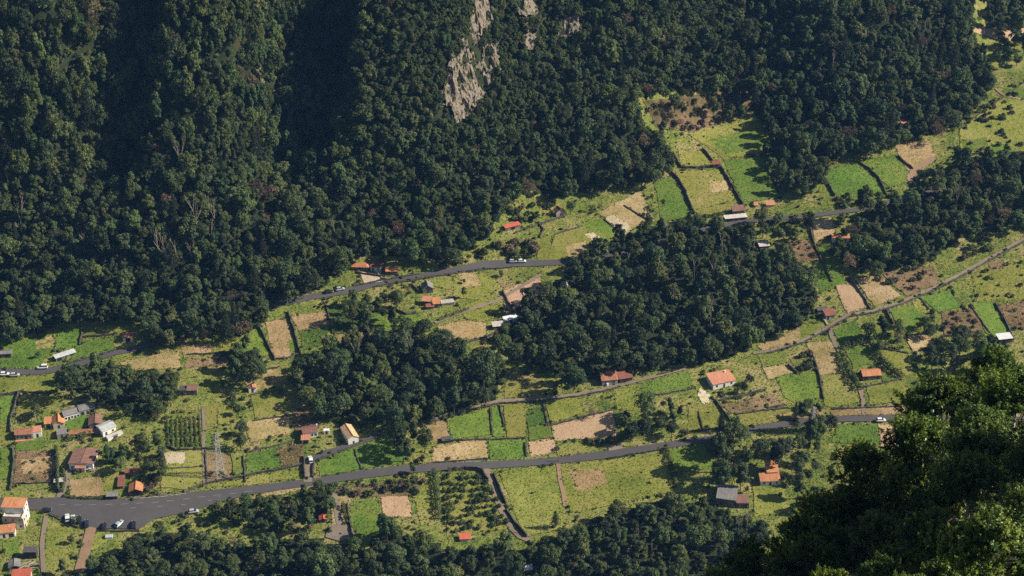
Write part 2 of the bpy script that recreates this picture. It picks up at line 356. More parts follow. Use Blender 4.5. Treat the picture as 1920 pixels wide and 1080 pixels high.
FIELDS = '''G|0,636 60,632 100,626 104,655 70,690 0,692
D|66,640 100,628 103,650 68,656
G|106,620 155,610 150,648 106,655
L|158,611 230,610 224,630 155,633
G|152,639 216,633 217,657 130,682 136,660
L|232,611 276,609 270,625 232,628
D|340,648 395,644 398,664 345,670
L|398,645 445,640 448,661 400,665
B|350,676 448,664 440,684 345,690
D|225,680 300,662 335,658 340,690 240,696
D|450,700 520,690 545,720 470,735
L|0,708 40,706 102,704 105,735 30,738 0,740
G|0,744 33,740 21,790 0,800
L|37,742 98,739 94,764 55,774 28,795
L|0,800 20,793 24,830 0,836
G|0,840 22,838 26,895 0,900
G|30,832 78,824 104,828 80,840 30,848
B|30,848 106,844 108,904 25,908
D|40,862 104,854 106,880 44,890
M|25,910 108,906 100,934 0,936 0,905
D|130,900 190,896 200,930 130,936
L|192,886 222,880 222,930 197,930
G|122,786 165,778 168,803 145,808 122,806
L|383,762 407,760 407,792 384,812
G|386,815 398,814 396,840 384,842
L|408,764 437,758 432,798 409,796
L|300,848 380,845 382,900 350,918 302,915
Y|302,849 346,848 347,868 306,872
B|385,846 430,850 437,895 386,905
M|432,850 455,848 458,885 438,892
G|462,850 520,836 572,830 570,870 462,890
B|515,842 570,831 569,868 532,878
L|385,914 460,896 573,876 570,894 470,910
G|450,620 486,617 512,672 455,662
D|496,604 538,598 560,662 540,673 514,673
G|540,636 556,640 560,662 545,664
D|545,592 612,584 620,610 560,620
V|560,621 622,612 602,650 570,656
D|602,630 692,622 665,650 610,660
V|614,574 682,570 692,622 626,626
G|688,588 735,579 792,596 792,608 700,626
D|820,612 870,600 912,606 912,632 835,641
L|862,576 930,548 940,575 912,604 872,598
L|850,520 922,508 940,540 900,562 850,560
L|786,527 848,518 852,545 800,535
D|858,513 893,510 902,536 868,541
M|905,508 1010,503 1012,515 945,540
S|942,546 1012,520 1018,546 968,586 946,580
L|470,742 528,730 542,780 478,790
D|458,792 542,776 545,812 470,830
B|548,770 575,768 604,790 600,800 555,812
G|595,868 660,840 735,815 768,848 760,868 600,894
D|800,800 830,785 845,822 808,832
G|836,785 916,766 920,815 850,826
G|922,764 940,764 944,818 924,820
L|945,760 985,756 985,820 950,822
V|986,771 1018,762 1024,795 990,800
L|1020,753 1085,746 1093,775 1032,795
S|1035,799 1150,770 1155,818 1040,827
G|990,801 1030,797 1037,820 992,826
D|810,838 872,828 912,824 916,861 812,868
G|916,826 986,823 986,861 919,863
S|991,829 1038,822 1043,848 996,858
L|1045,836 1105,828 1140,832 1140,842 1046,856
L|945,706 1010,700 1022,738 946,748
L|1150,726 1192,724 1190,770 1155,768
G|1192,738 1232,712 1290,696 1302,728 1240,742
L|1290,760 1338,756 1362,802 1290,812
Y|1312,728 1332,738 1330,756 1318,758 1308,742
B|1350,758 1452,738 1472,764 1372,776
L|1380,778 1480,766 1500,784 1392,802
G|1420,666 1470,660 1475,680 1430,690
D|1430,690 1478,681 1488,700 1440,712
G|1455,707 1530,698 1540,746 1490,756 1472,746
M|1480,672 1512,662 1530,690 1500,702
D|1512,645 1560,637 1576,700 1536,705
L|1538,706 1580,700 1614,755 1560,765 1546,760
G|1562,620 1605,600 1622,640 1582,655
G|1586,657 1628,648 1640,678 1600,692
L|1642,652 1705,664 1712,700 1690,706 1660,680
G|1652,700 1690,712 1655,716
S|1565,536 1602,530 1629,576 1590,588
D|1602,522 1650,516 1690,555 1640,576
B|1652,512 1750,500 1760,533 1700,556
G|1666,580 1710,572 1742,600 1690,626
L|1710,566 1722,560 1742,578 1722,584
G|1722,557 1780,545 1800,576 1760,586
B|1765,587 1830,580 1842,620 1770,632
D|1700,632 1740,626 1756,650 1712,660
G|1824,571 1862,566 1893,622 1868,634 1850,626
B|1870,571 1930,565 1930,620 1894,616
L|1822,512 1930,488 1930,562 1832,566
B|1852,490 1882,486 1884,504 1858,508
B|1462,456 1512,448 1540,487 1500,493
D|1520,411 1560,408 1565,440 1526,456
G|1526,496 1562,490 1590,530 1536,550
G|1530,462 1564,458 1580,512 1548,490
G|1541,322 1602,305 1660,355 1650,366 1566,370
G|1606,301 1680,290 1712,338 1668,352
D|1672,266 1742,262 1756,300 1715,328 1700,318
G|1226,340 1260,330 1298,410 1240,416
L|1266,321 1350,318 1378,374 1300,396
D|1330,340 1362,338 1370,356 1336,362
G|1356,301 1430,295 1465,370 1392,380
L|1272,280 1318,284 1334,311 1278,314
L|1290,250 1410,208 1450,280 1358,300
L|1300,395 1376,378 1392,392 1380,405 1312,405
G|1330,262 1420,240 1440,275 1362,290
B|1205,190 1400,168 1422,208 1300,250 1232,240
D|1120,400 1202,358 1228,415 1172,436
Y|1132,410 1152,404 1186,430 1164,446
G|1080,420 1132,411 1166,441 1122,452
L|1040,440 1090,425 1142,456 1100,486 1022,490
Y|1096,440 1112,436 1140,456 1126,462
L|1002,452 1034,440 1030,488 1008,488
D|1060,462 1098,452 1102,482 1068,486
L|1800,242 1925,150 1925,285 1800,290
G|1876,172 1925,160 1925,184 1886,186
G|1800,264 1850,258 1856,280 1810,286
G|1846,276 1890,270 1902,290 1856,300
S|1816,55 1925,38 1925,72 1880,78
L|1836,112 1870,108 1880,130 1860,132
G|652,942 710,938 716,1004 662,1008
S|714,930 764,925 774,970 718,968
L|770,892 815,886 820,972 790,986 778,940
L|828,890 905,888 956,990 838,1006
L|936,886 1046,872 1060,990 985,1006
L|1050,872 1250,850 1262,922 1200,936 1072,962 1060,940
D|1066,884 1130,878 1140,908 1086,922
G|1254,843 1324,833 1344,850 1336,878 1264,886
G|1570,796 1640,796 1650,834 1560,830
S|1646,796 1700,796 1700,840 1652,840
L|88,972 134,990 132,1060 82,1078
G|5,1016 40,1010 36,1040 10,1046
L|170,1000 206,996 200,1020 160,1040
D|420,946 600,914 590,904 480,928
B|626,915 800,894 780,930 640,932
D|620,932 660,932 648,1000 624,1000
L|1410,905 1470,905 1480,960 1415,970
M|1130,840 1210,837 1200,826 1120,826
D|1440,782 1500,770 1560,768 1540,780 1500,786
D|1555,768 1700,762 1700,778 1560,780
L|1625,722 1700,712 1700,756 1630,758
Y|672,508 724,518 716,532 684,536
L|1500,610 1550,606 1530,640 1440,655
D|1420,650 1500,612 1500,640 1430,658'''
FLD = []
for k, ln in enumerate(FIELDS.split('\n')):
    ty, s = ln.split('|'); pts = P(s); FLD.append((ty, pts))
    tag(link('field', drape_mesh('field', wob(pts, 2.0, 10), M[ty], 0.12 + 0.006 * (k % 30))), kind='structure')

def strip(name, top, bot, mat, off):
    pts = P(top) + P(bot)[::-1]; tag(link(name, drape_mesh(name, pts, mat, off, 4)), kind='structure'); return pts
ROADS = []
ROADS.append(strip('main_road', '-380,938 62,936 125,932 232,935 347,925 480,911 595,897 705,879 805,870 960,864 1055,857 1210,836 1335,818 1440,795 1500,786 1565,781 1695,779 2200,774',
      '-380,954 75,957 92,963 147,984 185,992 262,993 290,974 350,962 412,942 480,926 592,911 705,895 805,885 960,877 1135,861 1250,841 1345,830 1440,806 1500,798 1565,792 1695,791 2200,786', M['road'], 0.36))
ROADS.append(strip('upper_road', '-380,700 70,693 125,685 212,660 250,650 300,632 350,622 420,598 490,575 592,550 665,538 780,516 867,499 905,490 960,488 1097,486 1180,470 1300,430 1405,411 1440,408 1517,401 1607,391 1690,369 1800,345',
      '-380,712 70,704 110,698 162,685 215,667 252,660 300,643 352,633 420,610 492,583 592,561 665,550 705,537 792,521 905,504 960,501 1097,495 1180,480 1300,440 1405,419 1440,416 1517,409 1607,398 1690,379 1800,353', M['road'], 0.36))
def lane(name, pts, wid, mat, off=0.34, px_=True):
    x, y = hit([p[0] for p in P(pts)], [p[1] for p in P(pts)]) 
    q = np.stack([x, y], 1); d = np.gradient(q, axis=0); d /= np.linalg.norm(d, axis=1)[:, None] + 1e-9
    n = np.stack([-d[:, 1], d[:, 0]], 1) * wid / 2
    poly = list(map(tuple, q + n)) + list(map(tuple, (q - n)[::-1]))
    tag(link(name, drape_mesh(name, poly, mat, off, 3, px=False)), kind='structure')
    a, b, _ = proj(*np.array(poly).T, G(*np.array(poly).T)); ROADS.append(list(zip(a, b)))
lane('path', '1930,443 1850,487 1757,537 1690,567 1635,584 1590,591 1550,615 1507,639 1440,659 1412,663', 1.5, M['track'])
lane('path', '1287,691 1232,705 1160,724 1085,740 1017,749 960,751 935,753 870,769 785,797', 1.8, M['track'])
lane('lane', '577,905 579,880 580,862', 3.4, M['track'], .40)
lane('lane', '578,864 600,854 640,842 660,836 717,815', 3.0, M['road'], .46)
lane('farm_track', '912,876 918,896 930,930 942,960 959,990 975,1006 995,1014', 2.6, M['track'])
lane('driveway', '112,935 118,918 126,895 130,882 150,878', 3.0, M['gravel'])
lane('dirt_track', '172,988 166,1012 160,1035 148,1075', 4.0, M['dirt'])
lane('path', '87,968 84,985 79,1020 82,1075', 1.8, M['track'])
lane('lane', '624,918 628,935 635,975 640,1000', 2.4, M['gravel'])
lane('lane', '815,606 870,585 930,565 965,545 1015,515', 1.8, M['track'])
lane('path', '1555,615 1560,632 1566,647 1575,660', 2.0, M['track'])
lane('path', '1612,730 1618,748 1620,778', 1.8, M['track'])
lane('dirt_track', '1752,296 1735,308 1715,318 1705,334 1712,346', 3.2, M['dirt'])
lane('path', '381,765 383,800 382,842 384,908', 1.4, M['gravel'])
lane('farm_track', '1046,868 1050,900 1056,925 1060,950', 1.6, M['dirt'])
lane('path', '1866,166 1880,178 1925,190', 1.6, M['dirt'])
tag(link('yard', drape_mesh('yard', wob(P('125,880 165,872 182,876 178,884 140,884')), M['gravel'], .42)), kind='structure')
tag(link('yard', drape_mesh('yard', wob(P('618,985 660,990 668,1006 640,1016 610,1008')), M['gravel'], .40)), kind='structure')
tag(link('yard', drape_mesh('yard', wob(P('1140,838 1166,834 1168,842 1142,847')), M['gravel'], .42)), kind='structure')
# dashed centre line on the parking stretch and painted edge
def dashes(pairs):
    mb = MB()
    for (a, b) in pairs:
        x, y = hit([a[0], b[0]], [a[1], b[1]]); d = np.array([x[1] - x[0], y[1] - y[0]]); d /= np.linalg.norm(d); n = np.array([-d[1], d[0]]) * .07
        q = [(x[0] - n[0], y[0] - n[1]), (x[1] - n[0], y[1] - n[1]), (x[1] + n[0], y[1] + n[1]), (x[0] + n[0], y[0] + n[1])]
        mb.add([(p[0], p[1], float(G(p[0], p[1])) + .43) for p in q], [(0, 1, 2, 3)])
    tag(mb.build('road_marking', M['paint']), kind='structure')
dashes([((cx - 7, cy + .4), (cx + 7, cy - .6)) for cx, cy in ((116, 948), (145, 948.5), (174, 948), (204, 947.5), (233, 946.5), (262, 945), (291, 943.6), (320, 940.5), (350, 937), (378, 933.5), (408, 930), (437, 926.6), (466, 923))]
       + [((cx - 5, cy + .3), (cx + 5, cy - .6)) for cx, cy in ((250, 954), (300, 951), (345, 948), (395, 940))])

# rock face on the ridge
from mathutils import noise as mn
def rock(pts, amp):
    me = drape_mesh('rock_face', wob(pts, 9, 6), MROCK, 0.0, 1.3)
    co = np.zeros(len(me.vertices) * 3, np.float32); me.vertices.foreach_get('co', co); co = co.reshape(-1, 3)
    for q in co:
        v = Vector((q[0] * .16, q[1] * .12, q[2] * .10)); w_ = mn.ridged_multi_fractal(v, .8, 2.1, 6, 1.0, 1.6) - 1.2
        w_ += 1.2 * mn.noise(Vector((q[0] * .07, q[1] * .05, 3.1))) + .5 * mn.noise(Vector((q[0] * .9, q[1] * .35, q[2] * .3)))
        q[2] += 1.2 + w_ * amp; q[1] -= .8 + w_ * amp * .7
    me.vertices.foreach_set('co', co.ravel()); me.update()
    tag(link('rock_face', me), kind='structure')
m_, t_ = newmat('cliff_rock'); p_ = pos(t_); mp_ = t_.nodes.new('ShaderNodeMapping'); mp_.inputs['Scale'].default_value = (1, .5, .5); t_.links.new(p_, mp_.inputs[0])
f_ = mix3(t_, mp_.outputs[0], .16, .7, 2.6, a=(.3, .45, .4), k=3.0)
c_ = ramp(t_, [(0.06, (.03, .03, .026)), (0.24, (.10, .085, .07)), (0.36, (.25, .20, .16)), (0.5, (.40, .335, .275)), (0.58, (.15, .13, .08)), (0.72, (.075, .09, .03)), (0.84, (.31, .25, .195)), (0.96, (.48, .405, .34))]); t_.links.new(f_, c_.inputs[0])
finish(t_, c_.outputs[0], .95, .1, bump=noise(t_, mp_.outputs[0], 1.1, 6, .75), bdist=1.2, bstr=1); MROCK = m_
for k, c in enumerate(CLIFF): rock(c, 2.2 if k == 0 else 1.5)
# ------------------------------------------------------------------ buildings
HEX = []; TEX = []
def opening(mb_parent, kind, side, u, v, w_, h_, wd, dp):
    """a window, door or dark panel for an open front, set in a wall: side f front, r right, l left; u centre along the wall, v sill height"""
    t = .09
    def pt(a, z, o):
        if side == 'f': return (a, -o, z)
        if side == 'r': return (wd / 2 + o, a, z)
        return (-wd / 2 - o, dp - a, z)
    def quad_box(m, a0, a1, z0, z1, o0, o1):
        V = [pt(a, z, o) for o in (o0, o1) for z in (z0, z1) for a in (a0, a1)]
        m.add(V, [(0, 1, 3, 2), (4, 6, 7, 5), (0, 4, 5, 1), (2, 3, 7, 6), (0, 2, 6, 4), (1, 5, 7, 3)])
    if kind == 'w':
        m = MB()
        for a0, a1, z0, z1 in ((u - w_ / 2 - t, u + w_ / 2 + t, v - t, v), (u - w_ / 2 - t, u + w_ / 2 + t, v + h_, v + h_ + t), (u - w_ / 2 - t, u - w_ / 2, v, v + h_), (u + w_ / 2, u + w_ / 2 + t, v, v + h_)):
            quad_box(m, a0, a1, z0, z1, -.05, .05)
        f = m.build('window', M['frame'], mb_parent)
        p = MB(); quad_box(p, u - w_ / 2, u + w_ / 2, v, v + h_, -.05, .025); p.build('pane', M['glass'], f)
    else:
        p = MB(); quad_box(p, u - w_ / 2, u + w_ / 2, v, v + h_, -.05, .03); p.build('door', M['door' if kind == 'd' else 'glass'], mb_parent)  # open fronts: a dark glass sheet stands for the shaded inside
def house(label, p1, p2, dp, h, roof, pitch, wm, rm, front='', right='', name='house', cat='house', chim=None, eave=.3, walls=True, part=(0, 1), gable=True, vergecol=None, group=None):
    x, y = hit([p1[0], p2[0]], [p1[1], p2[1]]); wd = math.hypot(x[1] - x[0], y[1] - y[0]); rz = math.atan2(y[1] - y[0], x[1] - x[0])
    z = float(min(G(x, y)))
    o = empty(name, ((x[0] + x[1]) / 2, (y[0] + y[1]) / 2, z), rz); tag(o, label, cat, group)
    ex, ey = math.cos(rz), math.sin(rz)
    c = [((x[0] + x[1]) / 2 + ex * a - ey * b, (y[0] + y[1]) / 2 + ey * a + ex * b) for a, b in ((-wd / 2 - .4, -.4), (wd / 2 + .4, -.4), (wd / 2 + .4, dp + .4), (-wd / 2 - .4, dp + .4))]
    for zz in (0.0, h):
        a, b, _ = proj(np.array([q[0] for q in c]), np.array([q[1] for q in c]), z + zz); HEX.append(list(zip(a, b)))
    c = [((x[0] + x[1]) / 2 + ex * a - ey * b, (y[0] + y[1]) / 2 + ey * a + ex * b) for a, b in ((-wd / 2 - 1.8, -4.5), (wd / 2 + 1.8, -4.5), (wd / 2 + 1.8, dp + .5), (-wd / 2 - 1.8, dp + .5))]
    for zz in (0.0, h):
        a, b, _ = proj(np.array([q[0] for q in c]), np.array([q[1] for q in c]), z + zz); TEX.append(list(zip(a, b)))
    W2 = wd / 2; tn = math.tan(R(pitch)); m = MB(); b = -2.0
    if roof == 'x':
        rise = dp / 2 * tn; pf = [(0, b), (0, h), (dp / 2, h + rise), (dp, h), (dp, b)]
        V = [(s * W2, q[0], q[1]) for s in (-1, 1) for q in pf]
        m.add(V, [(0, 1, 2, 3, 4), (9, 8, 7, 6, 5), (0, 5, 6, 1), (3, 8, 9, 4)])
    elif roof == 'y':
        rise = W2 * tn; pf = [(-W2, b), (-W2, h), (0, h + rise), (W2, h), (W2, b)]
        V = [(q[0], s, q[1]) for s in (0, dp) for q in pf]
        m.add(V, [(4, 3, 2, 1, 0), (5, 6, 7, 8, 9), (0, 1, 6, 5), (4, 9, 8, 3)])
    elif roof == 'mono':
        rise = dp * tn; V = [(s * W2, q[0], q[1]) for s in (-1, 1) for q in ((0, b), (0, h), (dp, h + rise), (dp, b))]
        m.add(V, [(0, 1, 2, 3), (7, 6, 5, 4), (0, 4, 5, 1), (2, 6, 7, 3)])
    else: m.box(-W2, W2, 0, dp, b, h)
    if walls: m.build('wall', M[wm], o)
    e = eave; x0 = -W2 - e + (wd + 2 * e) * part[0]; x1 = -W2 - e + (wd + 2 * e) * part[1]
    r = MB(); th = .14; up = .16
    if roof == 'x':
        r.slab([(x0, -e, h - e * tn + up), (x1, -e, h - e * tn + up), (x1, dp / 2, h + rise + up), (x0, dp / 2, h + rise + up)], th)
        r.slab([(x0, dp / 2, h + rise + up), (x1, dp / 2, h + rise + up), (x1, dp + e, h - e * tn + up), (x0, dp + e, h - e * tn + up)], th)
        ro = r.build('roof', RT[rm, 0], o)
        k = MB().bar((x0, dp / 2, h + rise + up + .02), (x1, dp / 2, h + rise + up + .02), .12, n=6); k.build('ridge_cap', RT[rm, 1], ro)
    elif roof == 'y':
        r.slab([(-W2 - e, -e, h - e * tn + up), (0, -e, h + rise + up), (0, dp + e, h + rise + up), (-W2 - e, dp + e, h - e * tn + up)], th)
        r.slab([(0, -e, h + rise + up), (W2 + e, -e, h - e * tn + up), (W2 + e, dp + e, h - e * tn + up), (0, dp + e, h + rise + up)], th)
        ro = r.build('roof', RT[rm, 1], o)
        k = MB().bar((0, -e, h + rise + up + .02), (0, dp + e, h + rise + up + .02), .12, n=6); k.build('ridge_cap', RT[rm, 0], ro)
    elif roof == 'mono':
        r.slab([(x0, -e, h - e * tn + up), (x1, -e, h - e * tn + up), (x1, dp + e, h + rise + e * tn + up), (x0, dp + e, h + rise + e * tn + up)], th)
        ro = r.build('roof', RT[rm, 0], o)
    elif roof == 'hip':
        rise = min(dp, wd) / 2 * tn; k = max(0, W2 + e - dp / 2 - e)
        A = [(-W2 - e, -e, h), (W2 + e, -e, h), (W2 + e, dp + e, h), (-W2 - e, dp + e, h), (-k, dp / 2, h + rise), (k + .01, dp / 2, h + rise)]
        A = [(a, b_, c_ + .05) for a, b_, c_ in A]
        r.add(A, [(0, 1, 5, 4), (1, 2, 5), (2, 3, 4, 5), (3, 0, 4), (3, 2, 1, 0)]); ro = r.build('roof', RT[rm, 0], o)
    else:
        r.box(-W2 - .05, W2 + .05, -.05, dp + .05, h, h + .15); ro = r.build('roof', RT[rm, 0], o)
    for side, spec in (('f', front), ('r', right)):
        L = wd if side == 'f' else dp; n = len([q for q in spec if q in 'wdo']); i = 0
        for row, rowspec in enumerate(spec.split('/')):
            n = len(rowspec)
            for i, q in enumerate(rowspec):
                u = (i + .5) / n * L - (L / 2 if side == 'f' else 0); zb = row * 2.7
                if q == 'w': opening(o, 'w', side, u, zb + 1.0, .8, 1.0, wd, dp)
                elif q == 'd': opening(o, 'd', side, u, zb, .9, 1.95, wd, dp)
                elif q == 'o': opening(o, 'o', side, u, zb, min(2.0, L / n * .7), 1.9, wd, dp)
    if chim:
        cx, cy = chim; MB().box(cx * W2 - .3, cx * W2 + .3, cy * dp - .3, cy * dp + .3, h * .5, h + (dp if roof == 'x' else wd) / 2 * tn + .9).build('chimney', M['white' if wm in ('white', 'cream') else 'plain_stone'], ro)
    o['hw'] = wd
    return o, wd
# chapel-like white house
house('white gabled house with a tan tiled roof beside the grass slope', (653.5, 836), (672.5, 830), 9.2, 3.3, 'y', 26, 'white', 'tan', '', '', name='gabled_house', eave=.25)
CH, CW = bpy.data.objects['gabled_house'], 4
opening(CH, 'o', 'f', .1, .6, .75, 1.1, 4, 9)
house('whitewashed house with a mottled brown roof next to the white gabled house', (569, 823), (596, 819), 4.6, 2.9, 'x', 24, 'white', 'brown', 'wdww', 'w', chim=(1.0, .55))
house('terracotta roofed porch in front of the whitewashed house', (566, 833), (581, 832), 3.0, 2.1, 'mono', 6, 'cream', 'salmon', 'o', name='porch', cat='outbuilding')
house('tiny white flat-roofed hut between two houses near the lane', (607.5, 815), (618, 814), 1.8, 1.6, 'flat', 0, 'white', 'white', 'd', name='hut', cat='hut')
# three storey house by the car park
o3, _ = house('tall three-storey house with a white side wall and orange roof by the car park', (7.5, 991), (47, 993), 4.2, 5.2, 'flat', 0, 'cream', 'pale', 'dww/www', 'dw/ww', name='three_storey_house')
house('upper storey under an orange roof on the tall house by the car park', (9, 981.5), (49.5, 983), 4.6, 8.0, 'mono', 11, 'white', 'orange', '', '/ww/ww', name='rear_wing', cat='house')
m = MB()
W2_ = 3.7
for a in ((-W2_, W2_, .0, .12), ): m.box(-W2_, W2_, 0, .14, 5.36, 6.1); m.box(-W2_, -W2_ + .14, .14, 3.9, 5.36, 6.1); m.box(W2_ - .14, W2_, .14, 3.9, 5.36, 6.1)
m.build('parapet', M['cream'], o3)
house('low orange-roofed building at the edge of the view below the tall house', (-12, 1012), (29, 1006), 3.4, 2.7, 'mono', 15, 'white', 'orange', 'odo', name='low_building', cat='building')
house('big house with a wide plain brown roof and an orange porch', (131, 882), (175.5, 881), 9.8, 3.4, 'y', 7, 'white', 'brown', 'wdww', 'ww', name='brown_roofed_house')
house('orange porch roof on the front of the big brown-roofed house', (143, 886), (160, 886), 2.2, 2.4, 'mono', 22, 'cream', 'salmon', 'd', name='porch', cat='outbuilding')
house('long white house with a weathered grey roof and a row of dark windows', (122, 791), (150, 781), 4.6, 2.9, 'x', 22, 'white', 'grey', 'wdwdw', '', name='long_house')
house('lower grey-roofed end building joined to the long white house', (151, 780.5), (178, 771), 4.4, 2.6, 'x', 20, 'grey', 'grey', 'odo', '', name='barn', cat='building')
house('bright orange-roofed cottage in front of the long white house', (101, 806), (121.5, 801.5), 5.8, 2.7, 'y', 30, 'cream', 'orange', 'd', 'w', name='cottage')
house('small orange lean-to roof beside the bright orange cottage', (85, 803), (97, 801), 2.6, 2.2, 'mono', 24, 'cream', 'orange', 'o', name='lean_to', cat='shed')
house('grey-green walled house with a faded red tiled roof and three small windows', (30, 826), (62, 823), 4.4, 2.9, 'x', 26, 'greenwall', 'rust', 'wwdw', 'w', name='house')
house('white flat-topped block with a tiled terrace beside the grey-green walled house', (63, 822), (79, 818.5), 4.5, 2.8, 'flat', 0, 'white', 'salmon', 'd', 'w', name='terrace_block', cat='building')
house('flat orange strip terrace in front of the grey-green house', (29, 830), (80, 822), 1.0, .35, 'flat', 0, 'terracotta', 'orange', name='terrace', cat='terrace')
house('rusty-roofed shed with one pale faded roof slope', (168, 806), (191, 802), 6.2, 2.4, 'y', 22, 'plain_stone', 'brown', 'd', 'd', name='rusty_shed', cat='shed')
house('long low lean-to with a mottled grey and orange roof behind the hedge', (132, 822), (186, 815), 2.0, 2.0, 'mono', 12, 'plain_stone', 'rust', 'odo', name='lean_to', cat='shed')
house('house with a pale blue-grey corrugated roof and a white walled patio', (194, 820), (218, 806), 5.4, 2.8, 'x', 14, 'white', 'metal', 'dw', 'w', name='metal_roofed_house')
house('white walled patio block in front of the corrugated-roofed house', (203, 828), (231, 813), 2.2, 1.4, 'flat', 0, 'white', 'pale', 'o', name='patio', cat='terrace')
house('flat grey concrete shed roof between the cottage and the brown-roofed house', (108, 824), (126, 820), 4.2, 2.2, 'flat', 0, 'concrete', 'grey', 'd', name='flat_roofed_shed', cat='shed')
house('orange and rust roofed open shed beside the roadside wall', (243, 931.5), (267.5, 929), 5.0, 2.4, 'y', 26, 'darkwood', 'orange', 'o', '', name='open_shed', cat='shed')
house('narrow rusty lean-to strip behind the open shed', (222, 918), (232, 917), 5.8, 1.6, 'mono', 8, 'plain_stone', 'maroon', name='lean_to', cat='shed')
house('low brown roof at the back of the open shed', (236, 893), (263, 890), 2.0, 1.7, 'mono', 10, 'plain_stone', 'maroon', name='outhouse', cat='shed')
house('square dark grey hut standing alone in the lower garden', (46, 1048.5), (69, 1047.5), 2.6, 3.4, 'mono', 5, 'darkwood', 'dark', 'd', name='hut', cat='hut')
house('tumbledown grey-roofed shed by a log pile at the bottom edge', (18, 1072), (38, 1068), 4.0, 1.9, 'y', 20, 'plain_stone', 'grey', 'o', name='tumbledown_shed', cat='shed')
house('red roof edge showing at the very bottom of the view', (24, 1090), (58, 1086), 3.0, 2.2, 'mono', 12, 'white', 'red', name='red_roofed_house')
house('grey stone shed at the edge of the upper road meadow', (-6, 672), (22, 671), 3.0, 2.3, 'x', 20, 'plain_stone', 'grey', 'do', 'd', name='stone_shed', cat='shed')
house('shed with a pale silvery roof standing above the upper road', (106, 679), (142, 664), 2.2, 1.9, 'mono', 10, 'plain_stone', 'metal', 'odo', name='silver_shed', cat='shed')
house('tiny house with an orange roof and a white side above the upper road', (231, 641), (250, 640), 2.6, 2.3, 'mono', 10, 'white', 'orange', 'o', 'w', name='small_house')
house('half-roofed stone house with a brown roof among dark trees', (352, 741), (370, 741), 4.4, 2.6, 'x', 24, 'plain_stone', 'brown', 'd', '', name='stone_house')
house('roofless pale ruin against the half-roofed stone house', (336, 742), (350, 742), 3.6, 2.6, 'flat', 0, 'plain_stone', 'dark', 'd', name='ruin', cat='ruin')
house('small white hut with a red tiled roof beside the tall dark tree', (467, 737), (481, 735), 2.4, 2.2, 'y', 24, 'white', 'salmon', 'd', name='hut', cat='hut')
house('orange hipped roof house under the forest edge, first of the roadside three', (659, 506), (691, 509), 4.4, 2.2, 'hip', 28, 'plain_stone', 'orange', 'wdw', name='hipped_house')
house('brown flat-pitched house between the two orange roofs under the forest', (695, 508.5), (714, 510), 4.2, 2.4, 'mono', 14, 'white', 'maroon', 'dw', 'w', name='house')
house('orange-roofed house nearest the road under the forest edge', (724, 516.5), (746, 516), 4.0, 2.2, 'x', 22, 'plain_stone', 'orange', 'dw', name='house')
house('grey gabled stone barn behind the broken orange-roofed ruin', (793, 551), (812, 549), 4.6, 2.5, 'y', 34, 'plain_stone', 'grey', 'd', name='stone_barn', cat='barn')
house('broken house with a faded orange roof in the hillside ruin group', (792, 572), (806, 574), 2.6, 2.4, 'mono', 18, 'plain_stone', 'salmon', 'd', name='ruin', cat='ruin')
house('little orange-roofed wing on the end of the hillside ruin group', (813, 578), (825, 577), 3.6, 2.2, 'mono', 16, 'plain_stone', 'orange', 'd', name='ruin', cat='ruin')
house('collapsed brown roof in the middle of the hillside ruin group', (800, 581), (813, 580), 1.6, 1.5, 'mono', 14, 'plain_stone', 'maroon', name='ruin', cat='ruin')
house('low stone foundation heaped with rubble beside the hillside ruins', (828, 574), (852, 571), 3.2, 1.2, 'flat', 0, 'plain_stone', 'pale', name='ruin', cat='ruin')
house('thin red roof strip half hidden in shrubs below the forest', (948, 434), (976, 427), 2.0, 1.8, 'mono', 16, 'plain_stone', 'red', 'o', name='red_roofed_shed', cat='shed')
house('steep-roofed little house with a grey gable beside a rounded dark tree', (1043, 408), (1059, 405), 3.6, 2.7, 'y', 32, 'grey', 'maroon', 'd', 'w', name='steep_roofed_house')
house('house with a pinkish brown roof on the bend of the upper road', (1374, 405), (1396, 402), 3.2, 2.5, 'mono', 18, 'plain_stone', 'brown', 'dw', 'w', name='house')
house('long pale grey lean-to roof in front of the pinkish brown roof', (1360, 417), (1400, 412.5), 2.6, 1.9, 'mono', 8, 'plain_stone', 'pale', 'odo', name='lean_to', cat='shed')
house('small salmon-pink roof by the meadow above the upper road', (1437, 389), (1452, 388), 2.2, 1.4, 'mono', 22, 'cream', 'salmon', name='pink_roofed_shed', cat='shed')
house('tiny pinkish shed beside the salmon-pink roof', (1415, 389), (1421, 388.5), 1.6, 1.2, 'mono', 22, 'cream', 'salmon', name='tiny_shed', cat='shed')
house('small maroon field hut at the corner of the high meadow walls', (1336.5, 315.5), (1350, 315), 2.2, 2.2, 'mono', 14, 'plain_stone', 'maroon', 'd', name='field_hut', cat='hut')
house('orange-roofed hut buried in the forest of the upper slope', (1680, 239), (1702, 237), 2.6, 1.9, 'mono', 14, 'white', 'salmon', 'dw', name='forest_hut', cat='hut')
house('white-fronted shed with a bright orange strip roof beside the dark wood', (1560, 455), (1592, 454), 2.6, 2.5, 'mono', 14, 'white', 'orange', 'wd', name='white_fronted_shed', cat='shed')
house('cottage with a dull red roof and pale edges beside the stone path', (1548, 601), (1566, 597.5), 3.6, 2.4, 'mono', 15, 'greenwall', 'maroon', 'dw', 'w', name='cottage')
house('grey-roofed outhouse behind the red-roofed path cottage', (1533, 589), (1551, 586), 1.8, 1.9, 'mono', 10, 'plain_stone', 'dark', 'd', name='outhouse', cat='shed')
house('shed with a bright white roof and a dark front in the far meadow', (1872.5, 645), (1897, 642), 3.4, 2.3, 'mono', 10, 'darkwood', 'white', 'o', name='white_roofed_shed', cat='shed')
